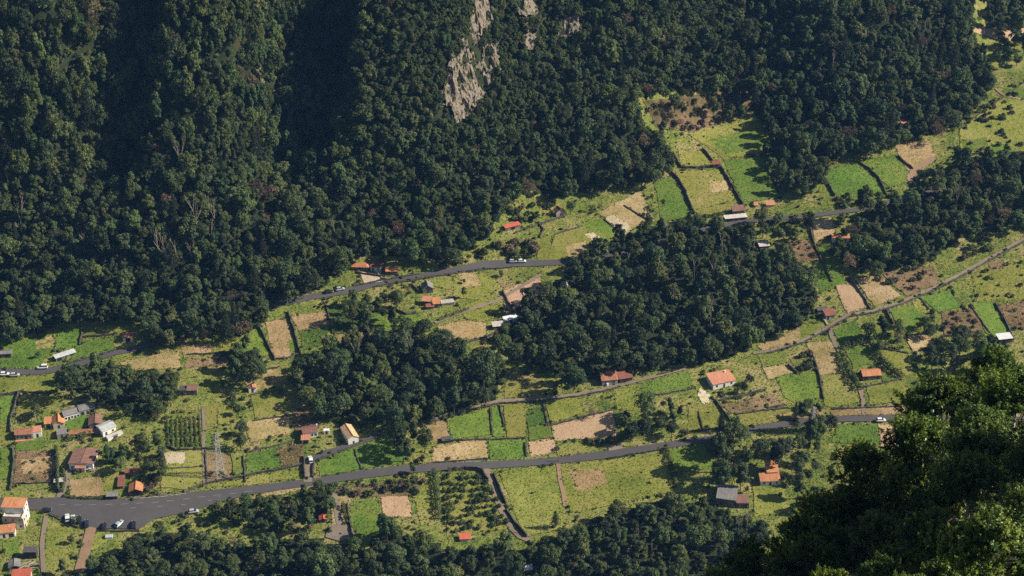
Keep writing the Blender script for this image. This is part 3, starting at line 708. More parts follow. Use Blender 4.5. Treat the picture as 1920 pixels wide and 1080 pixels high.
house('old stone house with a patchy rust and orange roof inside hedges', (1617.5, 715), (1651, 711), 5.0, 2.6, 'x', 26, 'plain_stone', 'orange', 'dwwd', '', name='old_house')
house('square salmon-roofed house above the sandy track', (1337, 731), (1378, 722), 6.8, 2.6, 'mono', 9, 'white', 'salmon', 'wdw', 'w', chim=(.6, .85), name='salmon_roofed_house')
house('rusty orange-roofed house half hidden by the central wood', (1129, 724), (1158, 720), 5.0, 2.7, 'mono', 15, 'grey', 'rust', 'dw', '', chim=(.9, .9), name='hidden_house')
house('shaded outbuilding tucked behind the half hidden orange-roofed house', (1162, 719), (1186, 714), 4.0, 2.2, 'mono', 10, 'darkwood', 'maroon', 'o', name='outbuilding', cat='outbuilding')
house('vivid orange-roofed house in a dark tree-shaded garden', (1426, 912), (1462, 910), 3.6, 2.5, 'mono', 16, 'white', 'orange', 'wdw', 'w', name='vivid_orange_house')
house('rear wing with a half faded orange roof on the vivid orange house', (1438, 898), (1458, 897), 5.4, 3.3, 'mono', 12, 'white', 'orange', '', 'w', name='rear_wing', cat='house')
house('big half-roofed grey stone ruin in the wood clearing', (1343, 945), (1378, 952), 7.4, 3.6, 'mono', 9, 'plain_stone', 'grey', 'dw', '', name='stone_ruin', cat='ruin')
house('roofless walled yard attached to the half-roofed grey ruin', (1380, 953), (1404, 954), 5.6, 2.6, 'flat', 0, 'plain_stone', 'brown', 'oo', 'd', name='walled_yard', cat='ruin')
house('small grey-white shed roof at the side of the central wood', (925, 619), (945, 617), 2.6, 1.9, 'mono', 14, 'plain_stone', 'pale', 'd', name='pale_roofed_shed', cat='shed')
house('low white shed half covered by the central wood', (947, 608), (970, 603), 2.4, 1.8, 'mono', 12, 'white', 'white', 'd', name='white_shed', cat='shed')
house('tiny brick-red roof poking out of the rounded wood', (846, 657), (864, 655), 2.6, 1.8, 'x', 24, 'white', 'maroon', 'd', name='tiny_house')
house('white gable peeking over the trees near the upper road', (1052, 548), (1064, 547), 3.0, 3.0, 'y', 30, 'white', 'pale', 'w', name='white_gable_house')
house('little faded red roof at the foot of the orchard', (863, 1016), (882, 1015), 2.2, 1.4, 'mono', 16, 'white', 'red', name='little_red_hut', cat='hut')
house('small red-brown hut at the end of the roadside tree belt', (600, 981), (613, 979), 2.2, 1.7, 'y', 22, 'plain_stone', 'red', 'd', name='belt_hut', cat='hut')
house('pale roof scrap in the dark trees at the bottom edge', (984, 1077), (998, 1074), 2.0, 2.0, 'mono', 12, 'plain_stone', 'white', name='pale_roof_shed', cat='shed')
house('grey-topped dark shed against the roadside wall', (201, 938), (220, 937), 2.2, 1.9, 'mono', 5, 'darkwood', 'grey', 'o', name='roadside_shed', cat='shed')
house('tiny grey-roofed shelter beside the driveway hedge', (103, 911), (118, 909), 1.8, 1.8, 'mono', 8, 'darkwood', 'pale', 'o', name='shelter', cat='shed')
house('low dark field shed dug into the green terraces', (830, 832), (850, 829), 2.2, 1.4, 'mono', 5, 'darkwood', 'dark', 'o', name='field_shed', cat='shed')
house('tan roof corner showing beside the brown bush above the central wood', (1424, 470), (1442, 468), 3.0, 2.2, 'mono', 14, 'plain_stone', 'pale', name='tan_roofed_hut', cat='hut')

def attach(child, parent):
    """a wing, porch or storey that belongs to a bigger house becomes its part"""
    a = next(o for o in bpy.data.objects if o.get('label', '').startswith(child)); b = next(o for o in bpy.data.objects if o.get('label', '').startswith(parent))
    wm = lambda o: Matrix.Translation(o.location) @ Matrix.Rotation(o.rotation_euler.z, 4, 'Z')
    a.parent = b; a.matrix_parent_inverse = wm(b).inverted()
    for k in ('label', 'category', 'group'):
        if k in a: del a[k]
attach('upper storey under', 'tall three-storey'); attach('orange porch roof on', 'big house with a wide'); attach('rear wing with a half', 'vivid orange-roofed')
attach('terracotta roofed porch', 'whitewashed house'); attach('lower grey-roofed end', 'long white house'); attach('small orange lean-to', 'bright orange-roofed cottage')
attach('flat orange strip', 'grey-green walled'); attach('white flat-topped block', 'grey-green walled'); attach('white walled patio', 'house with a pale blue-grey')
attach('low brown roof at', 'orange and rust'); attach('narrow rusty lean-to', 'orange and rust'); attach('long pale grey lean-to', 'house with a pinkish'); attach('grey-roofed outhouse', 'cottage with a dull red roof')
attach('roofless walled yard', 'big half-roofed'); attach('roofless pale ruin', 'half-roofed stone house')
for o in bpy.data.objects:
    if 'hw' in o: del o['hw']
# ------------------------------------------------------------------ field walls
def wall(label, pts, h=1.1, th=.5, mat='stone', name='field_wall', cap=False):
    q = P(pts); x, y = hit([p[0] for p in q], [p[1] for p in q]); S = [(x[0], y[0])]
    for i in range(len(x) - 1):
        L = math.hypot(x[i + 1] - x[i], y[i + 1] - y[i]); n = max(1, int(L / 1.6))
        for k in range(1, n + 1): S.append((x[i] + (x[i + 1] - x[i]) * k / n + random.uniform(-.16, .16), y[i] + (y[i + 1] - y[i]) * k / n + random.uniform(-.16, .16)))
    S = np.array(S); d = np.gradient(S, axis=0); d /= np.linalg.norm(d, axis=1)[:, None] + 1e-9; n = np.stack([-d[:, 1], d[:, 0]], 1)
    z = G(S[:, 0], S[:, 1]); V = []; F = []; m = len(S)
    for i in range(m):
        hh = h * random.uniform(.72, 1.18); t = th * random.uniform(.85, 1.2) / 2
        for s, zz in ((-1.15, -1), (-.85, hh), (.85, hh * random.uniform(.92, 1.08)), (1.15, -1)): V.append((S[i, 0] + n[i, 0] * t * s, S[i, 1] + n[i, 1] * t * s, z[i] + zz))
    for i in range(m - 1):
        a = i * 4; b = a + 4; F += [(a, a + 1, b + 1, b), (a + 1, a + 2, b + 2, b + 1), (a + 2, a + 3, b + 3, b + 2)]
    F += [(3, 2, 1, 0), (4 * m - 4, 4 * m - 3, 4 * m - 2, 4 * m - 1)]
    o = link(name, mesh(name, V, F, M[mat])); tag(o, label, 'wall'); WALLS.append(S); return o
WALLS = []
for label, pts, h in (
    ('dark stone wall down the edge of the high meadow beside the forest', '1262,287 1270,302 1277,315', 1.4),
    ('stone wall running level into the maroon field hut', '1277,315 1305,316 1352,314', 1.3),
    ('curved stone wall climbing from the maroon field hut', '1317,280 1327,292 1335,302', 1.5),
    ('straight wall falling from the maroon field hut to the road-bend house', '1352,315 1368,342 1382,366 1396,390', 1.5),
    ('wall between the green strip and the dry meadow below the forest tip', '1255,320 1272,338 1284,358 1294,384 1302,402', 1.6),
    ('wall along the foot of the two high meadows', '1262,417 1285,412 1312,406', 1.2),
    ('curving wall between the two bright fields above the upper road', '1610,305 1632,320 1648,336 1662,366', 1.3),
    ('wall on the outer edge of the bright field pair above the upper road', '1540,325 1552,344 1565,368', 1.3),
    ('short wall beside the shrub clump in the high meadow', '1447,328 1457,350 1467,373', 1.2),
    ('wall beside the bare sandy slope', '1683,293 1696,306 1712,318', 1.3),
    ('wall on the far ridge meadow', '1830,285 1842,290 1860,302', 1.4),
    ('wall beside the white-fronted shed garden', '1520,430 1523,446 1527,458', 1.3),
    ('thin wall down the green strip beside the central wood', '1527,460 1542,492 1560,530', .9),
    ('wall over the pink ploughed field', '1590,523 1606,540 1620,560 1632,580', 1.1),
    ('short wall in the field below the stone path bend', '1660,582 1667,595 1675,608', 1.3),
    ('faint wall between two green fields below the stone path', '1725,560 1734,570 1742,581', .8),
    ('long wall beside the green strip leading to the white-roofed shed', '1865,570 1878,592 1890,615 1900,638', 1.3),
    ('thin wall on the inner edge of that green strip', '1822,577 1838,600 1856,626', .8),
    ('wall along the dry field below the long path', '1477,685 1485,693 1495,701', 1.2),
    ('wall between the tan field and the green terrace', '1522,665 1529,680 1536,704 1544,748', 1.1),
    ('low wall above the road by the two conifers', '1440,768 1455,764 1473,759', 1.0),
    ('wall below the hedged old house', '1617,727 1650,721 1690,711', 1.0),
    ('wall descending from the sandy track to the main road', '1342,752 1356,772 1373,796', 1.3),
    ('wall shading the lower side of the salmon house garden', '1350,752 1390,744 1435,733', 1.4),
    ('wall between the speckled plot and the grass plot', '1018,753 1022,774 1028,798', .8),
    ('wall along the top of the large tan ploughed field', '1030,799 1080,786 1152,769', .7),
    ('faint wall beside the lime meadow above the main road', '1310,772 1314,790 1318,806', .8),
    ('wall along the pale stony strip of the upper allotments', '487,615 500,642 516,676', 1.4),
    ('tall wall down the middle of the upper allotments', '540,585 552,622 563,664', 1.6),
    ('wall between the dry plot and the leafy dark plot', '612,573 618,598 625,626', .9),
    ('curved wall over the bright green allotment', '730,577 745,584 762,591 780,588', 1.2),
    ('wall dividing the bright terraces beside the rounded wood', '920,765 921,790 923,816', .8),
    ('second wall dividing the bright terraces by the long path', '937,760 941,780 947,801', .9),
    ('wall between the two green plots under the forest edge by the upper road', '155,612 153,630 150,648', 1.1),
    ('hedge-lined wall across the meadow under the forest edge', '155,633 185,631 216,627', 1.0),
    ('low wall on the upper side of the upper road', '130,682 170,671 218,657', 1.0),
    ('dark curving wall beside the deep green plot at the edge of the view', '35,738 29,760 22,782 20,812', 1.5),
    ('wall across the meadow above the village houses', '-20,746 0,743 40,736 100,738', 1.1),
    ('wall above the orange-brown scrub strip', '350,666 395,664 445,661', .9),
    ('dark wall beside the pair of small green plots', '25,840 26,870 20,921', 1.6),
    ('tall dark wall beside the driveway gate', '107,842 109,880 111,925', 2.2),
    ('roadside wall climbing beside the main road below the pylon', '347,924 385,908 430,899 480,889 530,880 572,871', 1.1),
    ('narrow garden wall at the side of the gravel footpath', '386,845 387,880 388,906', .8),
    ('short wall between the pylon plot and the green plot', '456,856 459,880 460,906', 1.0),
    ('wall round the foot of the trellised vineyard', '312,838 330,845 370,844 403,842', 1.2),
    ('thin wall above the green plot beside the pylon', '470,848 500,841 547,829', .9),
    ('dark retaining wall at the edge of the car park', '91,965 119,978 147,990', .7),
    ('pale low kerb wall along the lower edge of the car park', '184,996 215,997 262,996', .7),
    ('lane wall with a deep shadow beside the parked white car', '590,866 588,880 587,897', 1.5),
    ('pale topped wall between the lane and the bright grass slope', '594,865 640,846 660,839 690,827 719,815', .8),
    ('dark wall where the lane leaves the main road', '571,856 571,875 572,898', 1.6),
    ('thin wall line crossing the bright grass slope', '665,843 671,860 678,881', .7),
    ('dark wall at the top of the bushy orchard', '840,884 870,881 902,884 916,904', 2.0),
    ('wall beside the farm track through the meadow', '925,889 936,915 948,946', 1.6),
    ('lower wall beside the farm track reaching the wood', '950,958 962,978 988,1008', 1.6),
    ('wall along the edge of the deep green square field', '651,945 656,975 662,1008', 1.3),
    ('wall between the ploughed plots beside the main road', '986,830 986,842 987,857', 1.0),
    ('retaining wall under the main road above the big meadow', '1140,861 1192,852 1250,842', 1.0),
    ('wall at the corner of the deep green field under the tall tree', '1321,831 1326,841 1333,852', 1.6),
    ('wall on the upper side of the upper road below the orange roofs', '665,537 710,528 745,522 790,514', .9),
    ('kerb wall on the lower side of the upper road bend', '700,539 792,523 905,506 960,502', .7),
    ('wall beside the path across the tan terrace', '855,646 880,642 925,628', .9),
    ('pale terrace wall above the long path', '1232,704 1262,697 1288,690', .9),
    ('thin wall in the dry plots below the forest edge', '1170,386 1195,402 1222,418', .7),
    ('curved stone wall below the steep-roofed house', '965,438 990,428 1040,412 1058,406', .9),
    ('small wall by the shrubby slope under the red roof strip', '1010,420 1020,432 1012,446', 1.0),
    ('terrace wall on the slope below the orange roofs', '668,512 690,516 722,520', 1.0),
    ('garden wall above the three grey ruins', '771,533 780,542 788,550', 1.1),
    ('low wall beside the upper dry plot and the wood', '942,546 955,572 962,586', 1.2),
    ('long low wall on the lower side of the stone path', '1440,663 1507,643 1552,619 1592,595 1637,588 1692,571 1760,541 1852,491 1925,452', .8),
    ('long low wall under the path above the bright terraces', '790,799 872,772 935,757 1017,753 1085,744 1160,728', .8),
    ('low terrace wall below the dry grass above the white houses', '475,790 505,786 541,780', .9),
    ('upper terrace wall in the grass under the rounded wood edge', '470,742 500,737 528,731', .9),
    ('low wall along the dry strip above the round trees', '450,700 480,696 520,691', .9),
    ('low wall between the brown strip and the road verge by the near slope', '1560,768 1620,766 1690,763', .8),
    ('short wall in the dry plot beside the tan scrub', '1700,630 1722,628 1742,626', .9),
    ('short wall at the upper edge of the hedged old house field', '1642,652 1672,658 1705,664', .8),
    ('wall at the foot of the tan scrub plot', '1765,633 1800,628 1842,622', 1.0),
    ('low wall across the ridge meadow by the far wood', '1800,291 1850,288 1900,290', .9),
    ('wall climbing the ridge meadow', '1800,243 1850,205 1925,152', .8),
    ('terrace wall below the small green field by the half hidden house', '1192,742 1240,741 1302,729', .9),
    ('low wall under the lime meadow by the sandy track', '1290,811 1330,806 1362,801', .9),
    ('terrace wall under the brown scrub plot by the sandy track', '1380,778 1430,771 1480,766', .9),
    ('low wall along the pale dry plot beside the main road', '812,868 860,865 914,861', .7),
    ('low wall between the two rows of bright plots above the main road', '852,826 916,825 986,822', .8),
    ('terrace wall across the slope under the steep-roofed house', '1040,441 1068,432 1092,425', .8),
    ('low wall between the green crop and the pale stony strip', '1132,411 1150,426 1166,441', .7),
    ('terrace wall through the leafy dark plot', '614,600 650,597 688,598', .7),
    ('low wall at the foot of the dry plots under the upper road', '514,674 540,672 562,663', .8),
    ('low wall across the scrub by the brown-roofed house plots', '30,908 70,907 108,905', .9),
    ('low wall through the lime plot beside the open shed', '302,880 340,878 382,876', .6),
): wall(label, pts, h)
wall('tan boundary wall at the back of the car park', '236,938 290,935 350,927', .8, .35, 'palestone')
wall('white wall slab beside the path to the red-roofed cottage', '1542,597 1547,604 1551,611', .8, 1.0, 'palestone')
wall('stone edging of the yard below the orange roofs', '706,512 716,522 728,524 745,521', .9, .6, 'palestone')
# ------------------------------------------------------------------ foliage meshes
def cards(P_, Nn, size, rg, asp=0.6, bend=0.25):
    n = len(P_); Nn = Nn / (np.linalg.norm(Nn, axis=1)[:, None] + 1e-9)
    r = rg.normal(size=(n, 3)); t = r - Nn * (r * Nn).sum(1)[:, None]; t /= np.linalg.norm(t, axis=1)[:, None] + 1e-9
    b = np.cross(Nn, t); s = (np.ones(n) * size)[:, None]
    V = np.stack([P_ - t * s - Nn * s * bend, P_ + b * s * asp, P_ + t * s - Nn * s * bend, P_ - b * s * asp], 1).reshape(-1, 3)
    return V, np.arange(4 * n).reshape(n, 4)
def sph(rg, n):
    d = rg.normal(size=(n, 3)); return d / np.linalg.norm(d, axis=1)[:, None]
def crown(seed, Rx, zc, H, nl, nleaf, leaf, lr=(.3, .5), jit=.6, up=.25, mat='leaf', asp=.6, flat_=1.0):
    rg = np.random.default_rng(seed)
    C = []
    while len(C) < nl:
        p = rg.uniform(-1, 1, 3)
        q = np.linalg.norm(p)
        if .25 < q < 1 and p[2] > -.8: C.append(p * [Rx * .68, Rx * .68, H * .40] + [0, 0, zc])
    C = np.array(C); rad = rg.uniform(*lr, nl) * Rx; tl = rg.normal(.42, .17, nl)
    V, Fc, T = [], [], []; off = 0
    for i in range(nl):
        n = int(nleaf / nl * (rad[i] / rad.mean()) ** 2)
        d = sph(rg, n); d[:, 2] = np.where(d[:, 2] < -.3, -d[:, 2], d[:, 2])
        lump = 1 + .16 * np.sin(d[:, 0] * 6 + i) * np.sin(d[:, 1] * 7 + 2 * i) + .1 * np.sin(d[:, 2] * 11 + i)
        p = C[i] + d * (rad[i] * rg.uniform(.8, 1.05, n) * lump)[:, None] * [1, 1, flat_]
        keep = np.ones(n, bool)
        for j in range(nl):
            if j != i: keep &= np.linalg.norm((p - C[j]) / [1, 1, flat_], axis=1) > rad[j] * .8
        p = p[keep]; d = d[keep]
        nn = d + rg.normal(size=d.shape) * jit + [0, 0, up]
        v, f = cards(p, nn, leaf * rg.uniform(.6, 1.25, len(p)), rg, asp)
        V.append(v); Fc.append(f + off); off += len(v)
        T.append(np.clip(tl[i] + rg.normal(0, .16, len(p)), 0, 1))
    return mesh('crown', np.concatenate(V), np.concatenate(Fc), M[mat], {'tint': ('FACE', np.concatenate(T))})
def trunk_mesh(seed, h, r, mat='bark', limbs=4, spread=1.6, lean=.08):
    rg = random.Random(seed); mb = MB(); p = Vector((0, 0, -.6)); top = None
    pts = [p]
    for k in range(4): pts.append(Vector((pts[-1].x + rg.uniform(-lean, lean) * h * .3, pts[-1].y + rg.uniform(-lean, lean) * h * .3, -.6 + (h + .6) * (k + 1) / 4)))
    for k in range(4): mb.bar(pts[k], pts[k + 1], r * (1 - .2 * k), r * (1 - .2 * (k + 1)), 6)
    for k in range(limbs):
        a = pts[2] if k % 2 else pts[3]; an = k * 2.4 + rg.random(); L = spread * rg.uniform(.7, 1.2)
        mb.bar(a, a + Vector((math.cos(an) * L, math.sin(an) * L, L * .9)), r * .45, r * .15, 5)
    return mesh('trunk', mb.v, mb.f, M[mat])
def bare_mesh(seed, h, r, mat='palebark', depth=4, fork=.55, spread=.6, twist=1.0):
    rg = random.Random(seed); mb = MB()
    def grow(a, d, L, r, k):
        b = a + d * L; m = a + d * L * .5 + Vector((rg.uniform(-1, 1), rg.uniform(-1, 1), 0)) * L * .06 * twist
        mb.bar(a, m, r, r * .85, 5); mb.bar(m, b, r * .85, r * .68, 5)
        if k == 0: return
        for i in range(2 if rg.random() < fork else 3):
            nd = (d + Vector((rg.uniform(-1, 1), rg.uniform(-1, 1), rg.uniform(-.35, .5))) * spread).normalized()
            grow(b, nd, L * rg.uniform(.5, .75), r * .62, k - 1)
        if k >= 2:
            nd = (d * .4 + Vector((rg.uniform(-1, 1), rg.uniform(-1, 1), rg.uniform(0, .4)))).normalized(); grow(m, nd, L * .42, r * .4, k - 2)
    grow(Vector((0, 0, -.5)), Vector((rg.uniform(-.08, .08), rg.uniform(-.08, .08), 1)).normalized(), h * .48, r, depth)
    return mb
# unit trees: (crown mesh, trunk mesh)
BROAD = []
for s in range(6):
    rx, zc, hh, nl_ = ((3.7, 5.2, 6.6, 26), (3.2, 6.0, 8.4, 28), (4.1, 4.8, 5.4, 30), (3.4, 5.4, 7.4, 22), (2.8, 5.6, 8.0, 20), (3.9, 5.6, 7.0, 34))[s]
    BROAD.append((crown(100 + s, rx, zc, hh, nl_, 3000, .31, (.17, .36), jit=.5, mat='leaf'), trunk_mesh(s, zc + .4, .22)))
OLIV = [(crown(120 + s, 3.3, 4.8, 6.2 + s, 20, 2200, .30, (.18, .36), jit=.6, mat='olive'), trunk_mesh(20 + s, 5, .2)) for s in range(2)]
BRN_ = [(crown(130 + s, 2.9, 4.2, 5.6, 10, 700, .30, (.28, .45), jit=1.2, mat='brownleaf', asp=.3), trunk_mesh(30 + s, 4.5, .16, 'tanbark', 7, 2.0)) for s in range(2)]
EUC = [(crown(140 + s, 2.6, 10.5, 7.5, 12, 1000, .34, (.22, .40), jit=1.0, mat='olive', asp=.35), trunk_mesh(40 + s, 11.5, .17, 'palebark', 6, 2.2, .05)) for s in range(2)]
def pine(seed, h, rr, tiers, n0, mat='pineleaf', bare=.25):
    rg = np.random.default_rng(seed); Pn, Nn = [], []
    for k in range(tiers):
        f = k / (tiers - 1); z = h * (bare + (1 - bare) * f); Rk = rr * (1 - f) ** .8 + .35; nb = 7
        for b in range(nb):
            an = b * 6.283 / nb + k * 1.1 + rg.normal(0, .15); L = Rk * rg.uniform(.7, 1.1); m = int(n0 * L / rr) + 6
            u = rg.uniform(.15, 1, m); p = np.stack([np.cos(an) * L * u, np.sin(an) * L * u, z + .12 * L * u], 1) + rg.normal(0, .16, (m, 3)) * (1 + .6 * u[:, None])
            Pn.append(p); Nn.append(rg.normal(0, .7, (m, 3)) + [0, 0, .8])
    Pn = np.concatenate(Pn); v, f = cards(Pn, np.concatenate(Nn), rg.uniform(.18, .38, len(Pn)), rg, .4)
    return mesh('crown', v, f, M[mat], {'tint': ('FACE', np.clip(rg.normal(.45, .2, len(Pn)), 0, 1))})
PINE = [(pine(150 + s, 12, 2.6, 13, 26), trunk_mesh(50 + s, 11.8, .2, 'bark', 0, lean=.01)) for s in range(2)]
FLATPINE = [(crown(161, 3.0, 14.2, 4.6, 8, 800, .36, (.3, .45), mat='pineleaf', flat_=.6), trunk_mesh(61, 14.5, .24, 'palebark', 5, 1.5, .03))]
BARE = [bare_mesh(170 + s, 9, .17, 'palebark', 4, .5, .55) for s in range(3)]
BAREM = [mesh('branches', b.v, b.f, M['palebark']) for b in BARE]
TWIG = []
for s in range(2):
    b = bare_mesh(180 + s, 4.2, .1, 'tanbark', 5, .25, .85); TWIG.append(mesh('branches', b.v, b.f, M['tanbark']))
BUSH = [crown(190 + s, 1.25, .75, 1.9, 7, 420, .24, (.32, .55), mat=('leaf', 'leaf', 'olive', 'brownleaf', 'limeleaf')[s]) for s in range(5)]
PROTO = {}
def tree(kind, loc, label, cat, group, k, sc, rz):
    """a tree thing with its crown and trunk; the meshes are shared between copies of a kind"""
    cm, tm = {'b': BROAD, 'o': OLIV, 'r': BRN_, 'e': EUC, 'p': PINE, 'f': FLATPINE}[kind][k]
    nm = {'b': 'broadleaf_tree', 'o': 'olive_green_tree', 'r': 'brown_tree', 'e': 'eucalyptus_tree', 'p': 'conifer_tree', 'f': 'umbrella_pine'}[kind]
    o = empty(nm, loc, rz, sc); o.scale = (sc, sc * random.uniform(.85, 1.15), sc * random.uniform(.85, 1.3)); tag(o, label, cat, group)
    c = link('crown', cm, o); link('trunk', tm, o)
    PROTO.setdefault((kind, k), c)
    return o
EXCL = [q for q in ROADS]
def bad(px, py, ex):
    r = np.zeros(len(px), bool)
    for e in ex: r |= inside(px, py, e)
    return r
def darts(X, Y, R_):
    """keep random points that do not crowd each other; R_: each point's own spacing"""
    g = {}; keep = []; cs = float(R_.max())
    for i in range(len(X)):
        a, b = int(X[i] // cs), int(Y[i] // cs); ok = True
        for u in (a - 1, a, a + 1):
            for v in (b - 1, b, b + 1):
                for j in g.get((u, v), ()):
                    if (X[i] - X[j]) ** 2 + (Y[i] - Y[j]) ** 2 < (.5 * (R_[i] + R_[j])) ** 2: ok = False; break
                if not ok: break
            if not ok: break
        if ok: g.setdefault((a, b), []).append(i); keep.append(i)
    return np.array(keep, int)
def sample(poly, sp, hgt, squeeze=1.0, excl=(), small=None, tall=None):
    bx = [p[0] for p in poly]; by = [p[1] for p in poly]
    hx, hy = hit(np.clip(bx + bx, -450, 2300), np.clip(by + [b + 50 for b in by], -90, 1160))
    x0, x1, y0, y1 = hx.min() - 5, hx.max() + 5, hy.min() - 5, min(hy.max() + 25, 900)
    n = int((x1 - x0) * (y1 - y0) / sp ** 2 * 40); X = rng.uniform(x0, x1, n); Y = rng.uniform(y0, y1, n)
    rr = np.clip(rng.lognormal(-.04, .24, n), .58, 1.5); rr = np.where(np.arange(n) > n * .45, rr * .8, rr)
    Z = G(X, Y); px, py, d = proj(X, Y, Z + hgt * .6 * rr); bx_, by_, _ = proj(X, Y, Z)
    gxx = (G(X + 2, Y) - G(X - 2, Y)) / 4; gyy = (G(X, Y + 2) - G(X, Y - 2)) / 4; steep = 1 / np.sqrt(1 + np.maximum(0, gxx ** 2 + gyy ** 2 - .05)); sq = steep ** .6
    if small is not None: rr = np.where(inside(px, py, small), rr * .55, rr)
    if tall is not None: rr = np.where(inside(px, py, tall), rr * 1.22, rr)
    k = inside(px, py, poly) & (px > -440) & (px < 2280) & (py > -90) & (py < 1150) & ~bad(bx_, by_, EXCL) & ~bad(px, py, excl)
    X, Y, Z, rr = X[k], Y[k], Z[k], rr[k]; k = darts(X, Y / squeeze, rr * sp * sq[k])
    return X[k], Y[k], Z[k], rr[k]

# ------------------------------------------------------------------ instanced masses (stuff)
def scatter(name, pts, scl, rot, idx, protos):
    me = bpy.data.meshes.new(name); me.from_pydata([tuple(p) for p in pts], [], [])
    a = me.attributes.new('scl', 'FLOAT_VECTOR', 'POINT'); a.data.foreach_set('vector', np.asarray(scl, np.float32).ravel())
    a = me.attributes.new('rot', 'FLOAT_VECTOR', 'POINT'); a.data.foreach_set('vector', np.asarray(rot, np.float32).ravel())
    a = me.attributes.new('idx', 'INT', 'POINT'); a.data.foreach_set('value', np.asarray(idx, np.int32))
    o = link(name, me); o['kind'] = 'stuff'
    ng = bpy.data.node_groups.new(name + '_spread', 'GeometryNodeTree')
    ng.interface.new_socket('Geometry', in_out='INPUT', socket_type='NodeSocketGeometry'); ng.interface.new_socket('Geometry', in_out='OUTPUT', socket_type='NodeSocketGeometry')
    gi = ng.nodes.new('NodeGroupInput'); go = ng.nodes.new('NodeGroupOutput'); ip = ng.nodes.new('GeometryNodeInstanceOnPoints')
    jn = ng.nodes.new('GeometryNodeJoinGeometry')
    for p in reversed(protos):
        oi = ng.nodes.new('GeometryNodeObjectInfo'); oi.transform_space = 'ORIGINAL'; oi.inputs['Object'].default_value = p; oi.inputs['As Instance'].default_value = False
        gt = ng.nodes.new('GeometryNodeGeometryToInstance'); ng.links.new(oi.outputs['Geometry'], gt.inputs[0]); ng.links.new(gt.outputs[0], jn.inputs[0])
    def at(n, ty):
        q = ng.nodes.new('GeometryNodeInputNamedAttribute'); q.data_type = ty; q.inputs['Name'].default_value = n; return q.outputs['Attribute']
    ng.links.new(gi.outputs[0], ip.inputs['Points']); ng.links.new(jn.outputs[0], ip.inputs['Instance'])
    ip.inputs['Pick Instance'].default_value = True
    ng.links.new(at('idx', 'INT'), ip.inputs['Instance Index']); ng.links.new(at('rot', 'FLOAT_VECTOR'), ip.inputs['Rotation']); ng.links.new(at('scl', 'FLOAT_VECTOR'), ip.inputs['Scale'])
    ng.links.new(ip.outputs[0], go.inputs[0])
    md = o.modifiers.new('spread', 'NODES'); md.node_group = ng
    return o

# ------------------------------------------------------------------ woods, tree by tree
def wood(poly, sp, label, group, mixk, sc=(.85, 1.2), cap=None, name='tree', excl=()):
    x, y, z, rr = sample(poly, sp, 8, excl=list(excl) + TEX); od = np.argsort(y)
    rest = []
    for n, i in enumerate(od):
        kd = random.choices([m[0] for m in mixk], [m[1] for m in mixk])[0]
        k = random.randrange({'b': 6, 'o': 2, 'r': 2, 'e': 2, 'p': 2, 'f': 1}[kd]); s = rr[i] * (sc[0] + sc[1]) / 2 * random.uniform(.92, 1.08)
        if cap is not None and n >= cap: rest.append((x[i], y[i], z[i], s, kd)); continue
        tree(kd, (x[i], y[i], z[i]), {'b': 'dark green broadleaf', 'o': 'olive green', 'r': 'thin brownish', 'e': 'tall pale-stemmed', 'p': 'pointed dark conifer', 'f': 'flat topped'}[kd] + ' tree ' + label, 'tree', {'b': 'broadleaf', 'o': 'olive green', 'r': 'brown', 'e': 'pale-stemmed', 'p': 'conifer', 'f': 'flat'}[kd] + ' trees ' + group, k, s, random.uniform(0, 6.28))
    return rest
BM = [('b', .70), ('o', .27), ('r', .03)]
REST = []
wood(WB, 8.0, 'in the wood along the bottom edge below the main road', 'of the bottom wood', BM, (1.1, 1.35))
wood(WM, 7.2, 'in the rounded wood behind the white chapel', 'of the rounded wood', [('b', .9), ('o', .1)], (1.2, 1.45))
wood(WR, 6.8, 'in the tree belt just below the main road bend', 'of the roadside belt', [('b', .8), ('o', .2)], (.8, 1.0))
wood(WL, 7.2, 'in the grove above the cluster of village houses', 'of the village grove', [('b', .85), ('o', .15)], (.95, 1.2))
REST += wood(WC, 7.6, 'along the front of the large central wood', 'of the central wood front', [('b', .54), ('o', .42), ('e', .04)], (1.15, 1.5), cap=0)
# ------------------------------------------------------------------ lone trees and shrubs
def at(px, py):
    x, y = hit1((px, py)); return (x, y, float(G(x, y)))
def lone(kind, px, py, sc, label, group=None, k=0):
    """px, py: where the foot of the trunk meets the ground in the photo"""
    return tree(kind, at(px, py), label, 'tree', group, k, sc, random.uniform(0, 6.28))
def clump(poly, sp, label, group, mixk, sc): wood(P(poly), sp, label, group, mixk, sc)
clump('738,806 768,792 796,825 800,862 766,866 745,840', 6.5, 'in the clump beside the bright grass slope and the road', 'of the clump by the grass slope', [('b', .6), ('o', .4)], (0.92, 1.32))
clump('1170,778 1192,765 1240,752 1284,772 1280,798 1200,812 1166,806', 5.3, 'in the small thicket above the main road beside the tan field', 'of the thicket by the tan field', [('b', .8), ('r', .2)], (0.73, 0.99))
clump('1478,768 1502,752 1545,762 1562,790 1542,812 1484,808', 5.8, 'around the small pylon beside the main road', 'round the small pylon', [('b', .8), ('p', .2)], (0.79, 1.12))
clump('1350,800 1380,796 1392,850 1402,872 1390,905 1350,902 1326,880', 6.5, 'in the tall dark group beside the vivid orange-roofed house', 'by the vivid orange house', [('b', .9), ('p', .1)], (0.99, 1.45))
clump('1400,836 1440,822 1540,820 1530,880 1505,955 1474,935 1478,880 1466,858 1410,860', 6.5, 'in the dim garden wood behind the vivid orange-roofed house', 'of the dim garden wood', [('b', .7), ('o', .3)], (0.79, 1.19))
clump('432,662 470,648 496,690 472,716 436,716', 5.8, 'in the tight dark group above the small white hut', 'above the small white hut', [('b', 1)], (1.06, 1.32))
